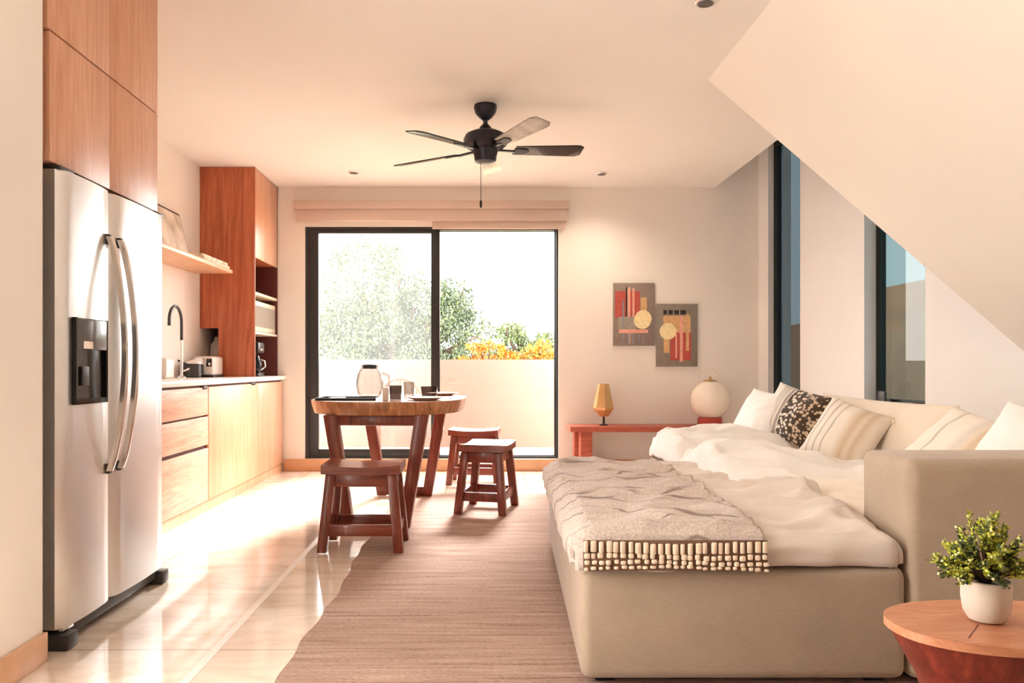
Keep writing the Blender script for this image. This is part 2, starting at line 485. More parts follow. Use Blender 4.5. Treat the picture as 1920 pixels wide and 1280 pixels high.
# wall behind the camera with a wide opening, wall on the far right under the slope
b = BM()
box(b, -2.6, 3.9, -3.2, -3.0, 0, 3.3)
struct('wall_front', b, M['wall'])
struct('wall_right_entry', box(BM(), 3.7, 3.9, -3.2, 3.55, 0, 3.3), M['wallw'])
# slanting right wall with two tall windows
A = Vector((2.69, 7.5)); tdir = Vector((.245, -.9695)); nrm = Vector((.9695, .245))
def RW(u, d, z):
    p = A + tdir * u + nrm * d
    return (p.x, p.y, z)
def rbox(b, u0, u1, d0, d1, z0, z1, bev=0):
    return hexa(b, [RW(u0, d0, z0), RW(u1, d0, z0), RW(u1, d1, z0), RW(u0, d1, z0)], [RW(u0, d0, z1), RW(u1, d0, z1), RW(u1, d1, z1), RW(u0, d1, z1)], bev)
WT = .16; SZ = .70; HZ = 3.12
w1 = (.15, .619); w2 = (1.40, 2.0)
b = BM()
for u0, u1 in ((-.1, w1[0]), (w1[1], w2[0]), (w2[1], 4.3)): rbox(b, u0, u1, 0, WT, 0, 3.3)
for w in (w1, w2): rbox(b, w[0], w[1], 0, WT, 0, SZ); rbox(b, w[0], w[1], 0, WT, HZ, 3.3)
struct('wall_right', b, M['wallw'])
for n_, w, dd, gm in ((1, w1, .06, 'glassd'), (2, w2, .11, 'glasst')):
    b = BM(); fw = .05
    rbox(b, w[0], w[0] + fw, dd, dd + .05, SZ, HZ); rbox(b, w[1] - fw, w[1], dd, dd + .05, SZ, HZ)
    rbox(b, w[0] + fw, w[1] - fw, dd, dd + .05, SZ, SZ + fw); rbox(b, w[0] + fw, w[1] - fw, dd, dd + .05, HZ - fw, HZ)
    wf = struct('window_%d' % n_, b, M['alug'])
    obj('pane', rbox(BM(), w[0] + fw, w[1] - fw, dd + .022, dd + .028, SZ + fw, HZ - fw), M[gm], wf)

# ------------------------------------------------------------------ sliding door
b = BM(); fy0, fy1 = YB + .03, YB + .13
box(b, DX0, DX0 + .03, fy0, fy1, DZ0, DZ1); box(b, DX1 - .02, DX1, fy0, fy1, DZ0, DZ1)
box(b, DX0 + .03, DX1 - .02, fy0, fy1, DZ1 - .03, DZ1); box(b, DX0 + .03, DX1 - .02, fy0, fy1, DZ0, DZ0 + .018)
door = struct('door_1', b, M['alu'])
def leaf(name, x0, x1, y0, y1, wl, wr, wb, wt, gm):
    b = BM(); z0, z1 = DZ0 + .018, DZ1 - .03
    box(b, x0, x0 + wl, y0, y1, z0, z1, .003); box(b, x1 - wr, x1, y0, y1, z0, z1, .003)
    box(b, x0 + wl, x1 - wr, y0, y1, z0, z0 + wb, .003); box(b, x0 + wl, x1 - wr, y0, y1, z1 - wt, z1, .003)
    f = obj(name, b, M['alu'], door)
    obj('pane', box(BM(), x0 + wl, x1 - wr, (y0 + y1) / 2 - .004, (y0 + y1) / 2 + .004, z0 + wb, z1 - wt), M[gm], f)
    return f
lf = leaf('door_leaf', DX0 + .03, -.372, fy0 + .005, fy0 + .045, .095, .085, .07, .03, 'glassl')
leaf('door_leaf', -.44, DX1 - .02, fy0 + .052, fy0 + .09, .06, .012, .006, .006, 'glass')

# pelmet / blind box above the door
t = thing('window_valance', 'long beige stepped valance mounted above the sliding glass door', 'valance', (-.45, YB, 2.38))
obj('upper_board', box(BM(), -1.755, .86, YB - .10, YB, 2.495, 2.572, .004), M['valance'], t)
obj('lower_board', box(BM(), -1.735, .845, YB - .085, YB, 2.385, 2.493, .004), M['valance'], t)
obj('roller_blind', box(BM(), -.44, .835, YB - .05, YB - .02, 2.315, 2.385, .004), M['valance'], t)

# ------------------------------------------------------------------ terrace and outdoors
struct('floor_terrace', box(BM(), -3.2, 3.0, 7.7, 8.8, -.1, .11), M['terrf'])
struct('wall_terrace', box(BM(), -3.2, 3.4, 8.62, 8.8, .11, 1.078), M['terr'])
struct('ground', box(BM(), -40, 60, 8.9, 80, -3.6, -3.5), M['ground'])

def leaf_cloud(blobs, n, size, mats, rnd, elong=1.8):
    b = BM()
    tot = sum(q[3] * q[4] * q[5] for q in blobs)
    for q in blobs:
        cx, cy, cz, rx, ry, rz = q[:6]
        for _ in range(int(n * rx * ry * rz / tot)):
            while True:
                v = Vector((rnd.uniform(-1, 1), rnd.uniform(-1, 1), rnd.uniform(-1, 1)))
                l = v.length
                if l < 1 and rnd.random() < .25 + .75 * l: break
            p = Vector((cx + v.x * rx, cy + v.y * ry, cz + v.z * rz))
            dens = noise.noise(p * (.9 / max(rx, .15)) * 1.6)
            if dens < -.12: continue
            s = size * rnd.uniform(.6, 1.3)
            R = Euler((rnd.uniform(0, 6.3), rnd.uniform(0, 6.3), rnd.uniform(0, 6.3))).to_matrix()
            a = R @ Vector((s * elong, 0, 0)); c = R @ Vector((0, s * .55, 0)); d = R @ Vector((0, 0, s * .18))
            vs = [b.verts.new(p), b.verts.new(p + a * .5 + c + d), b.verts.new(p + a), b.verts.new(p + a * .5 - c + d)]
            f = b.faces.new((vs[0], vs[1], vs[2])); g = b.faces.new((vs[0], vs[2], vs[3]))
            mi = 0 if rnd.random() < .6 else rnd.randrange(len(mats))
            f.material_index = g.material_index = mi
    return b

def tree(label, base, blobs, n, size, mats, seed, group='trees beyond the terrace wall'):
    rnd = random.Random(seed)
    t = thing('broadleaf_tree', label, 'tree', base, 0, group)
    o = obj('foliage', leaf_cloud(blobs, n, size, mats, rnd), mats, t, smooth=False)
    b = BM(); B = Vector(base)
    mid = Vector((sum(q[0] for q in blobs) / len(blobs), B.y, min(q[2] - q[5] * .4 for q in blobs)))
    tube(b, [B, B.lerp(mid, .5) + Vector((.1, 0, 0)), mid], .14, 8, [.2, .15, .11])
    for q in blobs:
        c = Vector(q[:3])
        for j in range(5):
            e = c + Vector((rnd.uniform(-.8, .8) * q[3], rnd.uniform(-.6, .6) * q[4], rnd.uniform(.0, .85) * q[5]))
            m = mid.lerp(e, .5) + Vector((rnd.uniform(-.15, .15), rnd.uniform(-.1, .1), rnd.uniform(0, .2)))
            tube(b, [mid, m, e], .03, 6, [.07, .035, .01])
    obj('trunk', b, M['bark'], t)
    return t
tree('big leafy tree filling the left door pane, rising high above the terrace wall', (-2.0, 15, -3.5),
     [(-2.05, 15, 2.15, 1.15, 1.0, 1.35), (-.95, 15, 1.75, .85, .8, .95), (-2.6, 15, 1.4, .8, .8, .9), (-1.5, 15, 1.0, 1.1, .8, .7), (-.45, 15, 2.25, .4, .4, .5), (-.2, 15, 1.5, .55, .5, .6), (-.55, 15, 2.0, .5, .5, .75)],
     62000, .036, [M['leaf'], M['leafb']], 3)
tree('low pale green tree right of the dark door mullion, behind the orange shrub', (.3, 18, -3.5),
     [(.35, 18, 1.4, .95, .7, .55), (.75, 18, 1.75, .4, .4, .3), (1.45, 18, 1.3, .65, .5, .45), (1.6, 18, 1.6, .2, .2, .22)],
     13000, .045, [M['leafb'], M['leaf']], 5)
# shrubs in a planter on the outer side of the parapet
t = obj('planter_box', box(BM(), -.9, 1.3, 8.83, 9.4, .4, .83, .01), M['terr'])
tag(t, 'long pale planter box fixed behind the terrace wall under the shrubs', 'planter')
for lab, blobs, mats, sd, n in (
    ('rounded orange and olive shrub just right of the door mullion', [(.08, 9.1, 1.05, .36, .24, .23)], [M['terraleaf'], M['oliveleaf'], M['oliveleaf']], 11, 3600),
    ('yellow orange shrub at the right end of the terrace wall', [(.62, 9.1, 1.04, .30, .22, .17), (.72, 9.1, 1.14, .2, .18, .16)], [M['terraleaf'], M['leafb'], M['oliveleaf']], 12, 2600)):
    rnd = random.Random(sd)
    r = thing('hedge_shrub', lab, 'shrub', (blobs[0][0], 9.1, .83), 0, 'shrubs on the terrace planter')
    obj('foliage', leaf_cloud(blobs, n, .026, mats, rnd), mats, r, smooth=False)
    b = BM()
    for j in range(6):
        tube(b, [(blobs[0][0], 9.1, .832), (blobs[0][0] + rnd.uniform(-.2, .2), 9.1 + rnd.uniform(-.1, .1), 1.15)], .008, 6)
    obj('stem', b, M['bark'], r)
# patio chair
t = thing('patio_chair', 'round backed slatted patio chair on the terrace, seen through the left door pane', 'chair', (-.84, 8.2, .11))
b = BM(); arc = [(-.84 + .25 * math.cos(a), 8.36 + .02 * math.sin(a), .58 + .29 * math.sin(a)) for a in [PI * i / 16 for i in range(17)]]
tube(b, arc, .016, 8); obj('back_hoop', b, M['rattan'], t)
b = BM()
for j in range(7):
    x = -.84 - .18 + .06 * j
    tube(b, [(x, 8.37, .56), (x, 8.37, .58 + .29 * math.sqrt(max(0, 1 - ((x + .84) / .25) ** 2)))], .007, 6)
obj('back_spindles', b, M['rattan'], t)
obj('seat', box(BM(), -1.1, -.58, 7.92, 8.38, .53, .56, .01), M['rattan'], t)
for sx in (-1.07, -.63):
    for sy in (7.96, 8.34):
        obj('leg', box(BM(), sx, sx + .03, sy - .015, sy + .015, .11, .53), M['rattan'], t)
# brown house seen through the second tall window
t = thing('stone_house', 'brown stone house outside the tall window above the sofa', 'building', (11, 15, -3.5))
b = BM(); box(b, 6.98, 13, 13.2, 19, -3.5, 1.62); box(b, 7.15, 13, 13.2, 19, 1.62, 1.95)
obj('wall', b, M['stone'], t)
b = BM(); box(b, 7.32, 11, 13.3, 17, 1.95, 2.12); box(b, 7.7, 10.2, 13.5, 15, 2.12, 2.5)
obj('roof_block', b, M['stone'], t)

# ------------------------------------------------------------------ refrigerator
FX = -1.46; FY0, FYM, FY1 = 2.74, 3.118, 3.65; FT = 1.695
t = thing('refrigerator', 'tall stainless steel side-by-side refrigerator against the left wall', 'refrigerator', (-1.9, 3.2, 0))
obj('body', box(BM(), -2.36, -1.545, FY0 + .01, FY1 - .01, .055, FT - .01, .004), M['steels'], t)
def convex_door(y0, y1, z0, z1, far_round):
    b = BM(); n = 14; front = []
    for i in range(n + 1):
        f = i / n; y = y0 + (y1 - y0) * f
        x = FX - .006 + .010 * math.sin(PI * f)
        e = min(f, 1 - f) * (y1 - y0)
        if e < .02: x -= .02 - math.sqrt(max(0, .02 ** 2 - (.02 - e) ** 2))
        front.append((x, y))
    poly = front + [(-1.54, y1), (-1.54, y0)]
    return prism(b, poly, z0, z1, .004)
d1 = obj('freezer_door', convex_door(FY0, FYM - .003, .075, FT, False), M['steel'], t)
d2 = obj('fridge_door', convex_door(FYM + .003, FY1, .075, FT, True), M['steel'], t)
for d, yy in ((d1, FYM - .045), (d2, FYM + .05)):
    b = BM(); pts = []
    for i in range(25):
        f = i / 24; z = .59 + .92 * f
        out = .012 + .062 * math.sin(PI * f) ** .75
        yoff = (.030 if d is d2 else -.030) * (math.sin(PI * f) * .0)
        pts.append((FX + out, yy + yoff, z))
    # flat bowed strap
    for p, q in zip(pts, pts[1:]):
        pass
    vs = []
    for (x, y, z) in pts:
        vs.append([b.verts.new((x - .011, y - .014, z)), b.verts.new((x + .007, y - .014, z)), b.verts.new((x + .011, y, z)), b.verts.new((x + .007, y + .014, z)), b.verts.new((x - .011, y + .014, z))])
    for p, q in zip(vs, vs[1:]):
        for i in range(5):
            j = (i + 1) % 5; b.faces.new((p[i], p[j], q[j], q[i]))
    b.faces.new(vs[0]); b.faces.new(vs[-1])
    obj('handle', b, M['handle'], d)
    for z in (.60, 1.50): obj('handle_mount', box(BM(), FX - .006, FX + .014, yy - .012, yy + .012, z - .02, z + .02, .003), M['dgrey'], d)
# water and ice dispenser
b = BM(); y0, y1, z0, z1 = 2.805, 3.045, .862, 1.178; xf = FX + .017
box(b, xf - .02, xf, y0, y1, z0, z0 + .02); box(b, xf - .02, xf, y0, y0 + .012, z0 + .02, z1); box(b, xf - .02, xf, y1 - .012, y1, z0 + .02, z1)
box(b, xf - .02, xf - .012, y0 + .012, y1 - .012, z0 + .02, z1)
ds = obj('dispenser', b, M['blackg'], d1)
obj('control_panel', box(BM(), xf - .012, xf + .001, y0 + .012, y1 - .012, z1 - .115, z1 - .004, .002), M['greyp'], d1)
obj('paddle', box(BM(), xf - .012, xf - .003, y0 + .05, y0 + .10, .93, 1.0, .002), M['dgrey'], d1)
obj('dispenser_label', box(BM(), xf + .001, xf + .002, y0 + .05, y0 + .12, z1 - .112, z1 - .085), M['cream'], d1)
obj('hinge_cover', box(BM(), -1.56, -1.468, FY0 + .005, FY0 + .10, FT, FT + .014, .003), M['dgrey'], t)
obj('hinge_cover', box(BM(), -1.56, -1.468, FY1 - .10, FY1 - .005, FT, FT + .014, .003), M['dgrey'], t)
obj('kick_grille', box(BM(), -1.56, -1.478, FY0 + .02, FY1 - .03, .028, .072, .004), M['dgrey'], t)
obj('hinge_bracket', box(BM(), -1.53, FX - .006, FY0 + .02, FY0 + .09, .062, .075, .002), M['chrome'], t)
b = BM(); box(b, -1.535, -1.44, FY0 + .0, FY0 + .075, 0, .058, .008)
obj('foot', b, M['dgrey'], t)
b = BM(); box(b, -1.535, -1.445, FY1 - .07, FY1 - .0, 0, .062, .008)
obj('foot', b, M['dgrey'], t)
for yy in (FY0 + .05, FY1 - .1): obj('rear_roller', box(BM(), -2.3, -2.24, yy, yy + .05, 0, .056), M['black'], t)

# ------------------------------------------------------------------ kitchen cabinets
def overhead(label, z0, z1, y0=2.70, ym=3.16, y1=3.63, xf=-1.49):
    t = thing('overhead_cabinet', label, 'cabinet', (-1.9, 3.16, z0), 0, 'cabinets above the refrigerator')
    obj('carcass', box(BM(), XL + .025, xf - .021, y0, y1, z0 + .001, z1 - .001), M['cab'], t)
    for a, c in ((y0, ym), (ym, y1)):
        obj('door', box(BM(), xf - .02, xf, a + .0015, c - .0015, z0 + .002, z1 - .002, .0015), M['cab'], t)
    return t
overhead('wooden overhead cabinet sitting directly above the steel refrigerator', 1.714, 2.17, 2.715)
overhead('topmost wooden overhead cabinet touching the ceiling on the left', 2.172, 2.717)

CXF = -1.87
def base_cab(name, label, y0, y1, fronts, mats, fname):
    t = thing(name, label, 'cabinet', (-2.1, (y0 + y1) / 2, 0), 0, 'base cabinets under the counter')
    obj('carcass', box(BM(), XL + .025, CXF - .022, y0, y1, .07, .872), M['cabin'], t)
    obj('plinth', box(BM(), XL + .025, CXF - .01, y0, y1, 0, .068), M['cabl'], t)
    for (a, c, z0, z1) in fronts:
        f = obj(fname, box(BM(), CXF - .021, CXF, a + .003, c - .003, z0, z1, .002), mats, t)
        yield t, f, (a, c, z0, z1)
for t, f, q in base_cab('drawer_cabinet', 'wooden base cabinet of three drawers next to the refrigerator', 4.40, 5.41,
                        [(4.4, 5.41, .668, .858), (4.4, 5.41, .462, .655), (4.4, 5.41, .075, .437)], M['cabh'], 'drawer'):
    if q[3] > .8:
        obj('pull', box(BM(), CXF - .02, CXF + .006, 5.30, 5.38, .846, .866, .003), M['black'], f)
for t, f, q in base_cab('door_cabinet', 'wide pale wooden base cabinet with one plain door, between the drawers and the corner', 5.41, 6.63,
                        [(5.42, 6.63, .075, .858)], M['cabl'], 'door'):
    obj('pull', box(BM(), CXF - .02, CXF + .006, 6.44, 6.54, .846, .866, .003), M['black'], f)
for t, f, q in base_cab('door_cabinet', 'narrow orange wooden base cabinet in the back corner by the sliding door', 6.63, 7.48,
                        [(6.63, 7.48, .075, .858)], M['cab'], 'door'):
    pass
o = obj('countertop', box(BM(), XL, -1.845, 3.68, 7.498, .875, .912, .003), M['counter'])
tag(o, 'long white countertop running over the wooden base cabinets', 'countertop')

# tall cabinet standing on the counter in the corner
t = thing('tall_cabinet', 'tall red-brown wooden cabinet with open niches standing on the counter in the back corner', 'cabinet', (-2.16, 7.1, .912))
TX = -1.926; TY0, TY1 = 6.73, 7.497
b = BM(); poly = [(-2.24, .913), (TX, .913), (TX, 2.718), (XL + .002, 2.718), (XL + .002, 1.33), (-2.24, 1.33)]
vs0 = [b.verts.new((x, TY0, z)) for x, z in poly]; vs1 = [b.verts.new((x, TY0 + .02, z)) for x, z in poly]
b.faces.new(vs0); b.faces.new(vs1[::-1])
for i in range(6):
    j = (i + 1) % 6; b.faces.new((vs0[i], vs1[i], vs1[j], vs0[j]))
obj('side_panel', b, M['cabr'], t, smooth=False)
obj('side_panel', box(BM(), -2.24, TX, TY1 - .02, TY1, .913, 2.718), M['cabin'], t)
obj('back_panel', box(BM(), -2.24, -2.225, TY0 + .021, TY1 - .021, .913, 1.945), M['cabin'], t)
obj('upper_box', box(BM(), XL + .004, TX - .022, TY0 + .021, TY1 - .021, 1.95, 2.716), M['cabr'], t)
obj('door', box(BM(), TX - .02, TX, TY0 + .022, TY1 - .003, 1.945, 2.714, .002), M['cab'], t)
obj('shelf', box(BM(), -2.224, TX - .002, TY0 + .021, TY1 - .021, 1.625, 1.648), M['cream'], t)
obj('shelf', box(BM(), -2.224, TX - .002, TY0 + .021, TY1 - .021, 1.285, 1.305), M['cream'], t)
# microwave
t = thing('microwave', 'cream built-in microwave on the middle shelf of the tall cabinet', 'microwave', (-2.05, 7.1, 1.306))
obj('case', box(BM(), -2.215, -1.96, 6.77, 7.46, 1.306, 1.575, .004), M['cream'], t)
d = obj('door', box(BM(), -1.959, -1.94, 6.77, 7.46, 1.31, 1.575, .003), M['cream'], t)
obj('window', box(BM(), -1.94, -1.937, 6.80, 7.44, 1.35, 1.535), M['mwglass'], d)
# coffee maker
t = thing('coffee_maker', 'black coffee maker in the lowest niche of the tall cabinet', 'coffee maker', (-2.03, 7.0, .913))
obj('base', box(BM(), -2.09, -1.93, 6.86, 7.05, .913, .945, .006), M['black'], t)
obj('column', box(BM(), -2.12, -2.05, 6.86, 7.05, .913, 1.2, .01), M['black'], t)
obj('head', box(BM(), -2.09, -1.93, 6.86, 7.05, 1.12, 1.215, .012), M['black'], t)
j = obj('carafe', lathe(BM(), [(.045, 0), (.06, .02), (.062, .07), (.045, .13), (.04, .15)], (-1.99, 6.955, .947), 20), M['blackg'], t)
b = BM(); tube(b, [(-1.937, 6.955, 1.06), (-1.905, 6.955, 1.05), (-1.90, 6.955, 1.0), (-1.93, 6.955, .975)], .008, 8)
obj('handle', b, M['chrome'], j)
obj('control_panel', box(BM(), -1.9295, -1.927, 6.90, 7.0, 1.14, 1.16), M['chrome'], t)

# floating shelf with picture and folded cloth
o = obj('floating_shelf', box(BM(), XL, -2.075, 4.2, 6.6, 1.785, 1.815, .003), M['cabl'])
tag(o, 'pale wooden shelf floating on the kitchen wall above the counter', 'shelf')
t = thing('framed_picture', 'dark framed pale picture leaning on the kitchen shelf', 'picture', (-2.33, 5.75, 1.815))
def lean(y0, y1, h, th, off):
    b = BM()
    xb, xt = -2.28, -2.375
    hexa(b, [(xb + off, y0, 1.8155), (xb + off + th, y0, 1.8155), (xb + off + th, y1, 1.8155), (xb + off, y1, 1.8155)],
         [(xt + off, y0, 1.8155 + h), (xt + off + th, y0, 1.8155 + h), (xt + off + th, y1, 1.8155 + h), (xt + off, y1, 1.8155 + h)])
    return b
obj('frame', lean(5.35, 6.17, .385, .016, -.004), M['black'], t)
m, nt, bs = new_mat('pale_abstract_print')
nt.links.new(ramp(nt, noise_tex(nt, coords(nt, (5, 5, 5)), 1.2, 4), [(.35, lin(190, 176, 160)), (.6, lin(234, 224, 210))]), bs.inputs['Base Color'])
b = BM(); hexa(b, [(-2.2675, 5.365, 1.829), (-2.2665, 5.365, 1.829), (-2.2665, 6.155, 1.829), (-2.2675, 6.155, 1.829)],
               [(-2.3590, 5.365, 2.187), (-2.358, 5.365, 2.187), (-2.358, 6.155, 2.187), (-2.359, 6.155, 2.187)])
obj('print', b, m, t)
b = BM()
for i, (dx, z) in enumerate(((0, 1.8155), (.012, 1.842))):
    box(b, -2.245, -2.085 - dx, 5.95 + dx, 6.56 - dx, z, z + .025, .01, 3)
m, nt, bs = new_mat('printed_towel')
nt.links.new(ramp(nt, noise_tex(nt, coords(nt, (22, 14, 22)), 1.2, 3), [(.36, lin(188, 170, 150)), (.46, lin(240, 230, 212))]), bs.inputs['Base Color'])
bs.inputs['Roughness'].default_value = .95
tag(obj('folded_towel', b, m), 'white patterned folded towel at the end of the kitchen shelf', 'towel')

# things on the counter
t = thing('kitchen_faucet', 'tall gooseneck kitchen faucet with black hose behind the refrigerator', 'faucet', (-2.26, 5.95, .912))
b = BM(); lathe(b, [(.03, 0), (.03, .012), (.016, .02)], (-2.26, 5.95, .912), 16); tube(b, [(-2.26, 5.95, .93), (-2.26, 5.95, 1.22)], .010, 10)
obj('base', b, M['chrome'], t)
b = BM(); tube(b, [(-2.26, 5.95, 1.2), (-2.26, 5.95, 1.33)] + [(-2.26, 5.83 + .12 * math.cos(a), 1.33 + .12 * math.sin(a)) for a in [PI * i / 12 for i in range(1, 12)]] + [(-2.26, 5.71, 1.30)], .012, 10)
o_ = obj('spout', b, M['dgrey'], t)
b = BM(); tube(b, [(-2.26, 5.95, .96), (-2.2, 5.95, .985)], .007, 8)
obj('lever', b, M['chrome'], t)
b = BM(); box(b, -2.37, -2.2, 5.50, 5.66, .9125, 1.06, .02, 3)
tag(obj('storage_canister', b, M['white']), 'white square storage canister on the counter by the faucet', 'canister')
t = thing('soap_dispenser', 'small metal soap dispenser on the counter next to the refrigerator', 'soap dispenser', (-2.15, 5.1, .912))
obj('bottle', lathe(BM(), [(.028, 0), (.03, .01), (.03, .09), (.012, .11), (.012, .125)], (-2.15, 5.1, .9125), 18), M['chrome'], t)
b = BM(); tube(b, [(-2.15, 5.1, 1.035), (-2.15, 5.1, 1.07), (-2.11, 5.1, 1.068)], .006, 8)
obj('pump', b, M['chrome'], t)
t = thing('saucepan', 'small dark saucepan with a white lid and black handle beside the toaster', 'pan', (-2.29, 6.28, .912))
obj('body', lathe(BM(), [(.06, 0), (.07, .012), (.07, .11)], (-2.3, 6.28, .9125), 24), M['dgrey'], t)
obj('lid', lathe(BM(), [(.074, 0), (.07, .012), (.02, .022), (.01, .03)], (-2.3, 6.28, 1.023), 24), M['white'], t)
b = BM(); tube(b, [(-2.3, 6.21, 1.01), (-2.3, 6.10, 1.03), (-2.31, 6.02, 1.045)], .009, 8)
obj('handle', b, M['black'], t)
t = thing('toaster', 'chrome and white toaster on the counter in front of the tall cabinet', 'toaster', (-2.25, 6.55, .912))
obj('body', box(BM(), -2.345, -2.18, 6.42, 6.68, .925, 1.085, .025, 4), M['white'], t)
obj('base', box(BM(), -2.35, -2.175, 6.415, 6.685, .9125, .928, .004), M['black'], t)
obj('end_panel', box(BM(), -2.235, -2.19, 6.414, 6.421, 1.0, 1.065, .003), M['blackg'], t)
obj('end_panel', box(BM(), -2.34, -2.25, 6.414, 6.421, .94, 1.07, .003), M['chrome'], t)
obj('lever', box(BM(), -2.215, -2.20, 6.402, 6.415, 1.01, 1.03, .003), M['white'], t)
b = BM()
for xx in (-2.30, -2.25): box(b, xx, xx + .02, 6.46, 6.64, 1.083, 1.088)
obj('slots', b, M['black'], t)
t = thing('water_carafe', 'clear white carafe with a black stopper in the recess under the red cabinet', 'carafe', (-2.32, 6.95, .912))
obj('bottle', lathe(BM(), [(.055, 0), (.06, .02), (.066, .2), (.06, .28), (.03, .32), (.025, .35)], (-2.32, 6.95, .9125), 24), M['white'], t)
obj('stopper', lathe(BM(), [(.024, 0), (.026, .03), (.018, .045)], (-2.32, 6.95, 1.263), 16), M['black'], t)

# ------------------------------------------------------------------ ceiling fan
FC = Vector((.046, 5.15, 2.425))
t = thing('ceiling_fan', 'black five-blade ceiling fan hanging above the dining table', 'ceiling fan', (FC.x, FC.y, CH))
obj('canopy', lathe(BM(), [(.075, 0), (.077, -.02), (.068, -.05), (.045, -.08), (.02, -.1)], (FC.x, FC.y, CH), 28), M['fan'], t)
obj('downrod', cone(BM(), (FC.x, FC.y, CH - .14), (FC.x, FC.y, CH - .09), .016, .016, 14), M['fan'], t)
obj('motor', lathe(BM(), [(.02, .17), (.035, .155), (.05, .13), (.09, .12), (.13, .10), (.145, .07), (.145, .04), (.12, .015), (.085, 0), (.075, -.04), (.07, -.075), (.05, -.085), (.02, -.09)], FC, 32), M['fan'], t)
roll = Matrix.Rotation(math.radians(-3.0), 4, 'Y')
for i, ang in enumerate((12, 84, 156, 228, 300)):
    R = Matrix.Translation(FC) @ roll @ Matrix.Rotation(math.radians(ang), 4, 'Z')
    P = R @ Matrix.Rotation(math.radians(-13), 4, 'X')
    b = BM(); n = 14; top = []; bot = []
    outline = []
    for q in range(n + 1):
        f = q / n; x = .20 + .47 * f
        w = .052 + .020 * f
        if f > .9: w *= math.sqrt(max(.0, 1 - ((f - .9) / .1) ** 2 * .55))
        outline.append((x, w))
    poly = [(x, w) for x, w in outline] + [(x, -w) for x, w in reversed(outline)]
    prism(b, poly, -.004, .004, .001)
    bmesh.ops.transform(b, matrix=P, verts=b.verts)
    bl = obj('blade', b, M['bladeg'] if ang in (84, 300) else M['blade'], t)
    b = BM()
    prism(b, [(.19, .035), (.28, .028), (.30, 0), (.28, -.028), (.19, -.035)], -.010, -.004)
    bmesh.ops.transform(b, matrix=P, verts=b.verts)
    b2 = BM(); bar(b, R @ Vector((.08, 0, .0)), R @ Vector((.20, 0, -.008)), .03, .012, .003, up=(0, 0, 1)); b2.free()
    obj('blade_arm', b, M['fan'], bl, world=False)
b = BM(); tube(b, [(FC.x - .03, FC.y - .03, FC.z - .08), (FC.x - .03, FC.y - .03, 2.085)], .0022, 6)
pc = obj('pull_chain', b, M['dgrey'], t)
obj('chain_weight', lathe(BM(), [(.004, .05), (.008, .04), (.009, .01), (.005, 0)], (FC.x - .03, FC.y - .03, 2.04), 12), M['black'], pc)

# recessed ceiling lights
dl = thing('recessed_light', 'small round ceiling light left of the fan near the back wall', 'ceiling light', (0, 0, 0), 0, 'recessed ceiling lights')
obj('ring', lathe(BM(), [(.045, -.012), (.05, -.006), (.05, .0)], (0, 0, 0), 24), M['steel'], dl, world=False)
obj('lens', lathe(BM(), [(.036, -.015), (.036, -.0125)], (0, 0, 0), 24), M['greyp'], dl, world=False)
dl.location = (-1.10, 6.9, CH)
dup(dl, (1.095, 6.95, CH), 0, 'small round ceiling light right of the fan above the hung pictures')
dup(dl, (1.07, 3.68, CH), 0, 'round ceiling light cut by the top edge near the sloping soffit')

# ------------------------------------------------------------------ dining table
t = thing('dining_table', 'oval dining table with thick slab top on dark slanted frame legs', 'table', (-.60, 5.44, .0085), math.radians(-3))
def sup(rx, ry, n, seg=64):
    P = []
    for i in range(seg):
        a = 2 * PI * i / seg; c, s = math.cos(a), math.sin(a)
        kk = (abs(c) ** n + abs(s) ** n) ** (-1 / n)
        P.append((rx * c * kk, ry * s * kk))
    return P
b = BM()
T1, T0 = sup(.508, .69, 2.7), sup(.490, .67, 2.7)
vt = [b.verts.new((x, y, .775)) for x, y in T1]; vm = [b.verts.new((x, y, .755)) for x, y in T1]; vb = [b.verts.new((x, y, .692)) for x, y in T0]
for r0, r1 in ((vb, vm), (vm, vt)):
    for i in range(64):
        j = (i + 1) % 64; b.faces.new((r0[i], r0[j], r1[j], r1[i]))
b.faces.new(vt); b.faces.new(vb[::-1])
obj('tabletop', b, M['tabletop'], t, world=False)
for yy in (-.60, .60):
    obj('top_rail', box(BM(), -.25, .25, yy - .034, yy + .034, .628, .691, .004), M['red'], t, world=False)
    obj('bottom_rail', box(BM(), -.18, .18, yy - .032, yy + .032, .005, .07, .004), M['red'], t, world=False)
    for s in (-1, 1):
        b = BM()
        hexa(b, [(s * .175 - .036, yy - .036, 0), (s * .175 + .036, yy - .036, 0), (s * .175 + .036, yy + .036, 0), (s * .175 - .036, yy + .036, 0)],
             [(s * .285 - .042, yy - .036, .691), (s * .285 + .042, yy - .036, .691), (s * .285 + .042, yy + .036, .691), (s * .285 - .042, yy + .036, .691)], .004)
        obj('leg', b, M['red'], t, world=False)

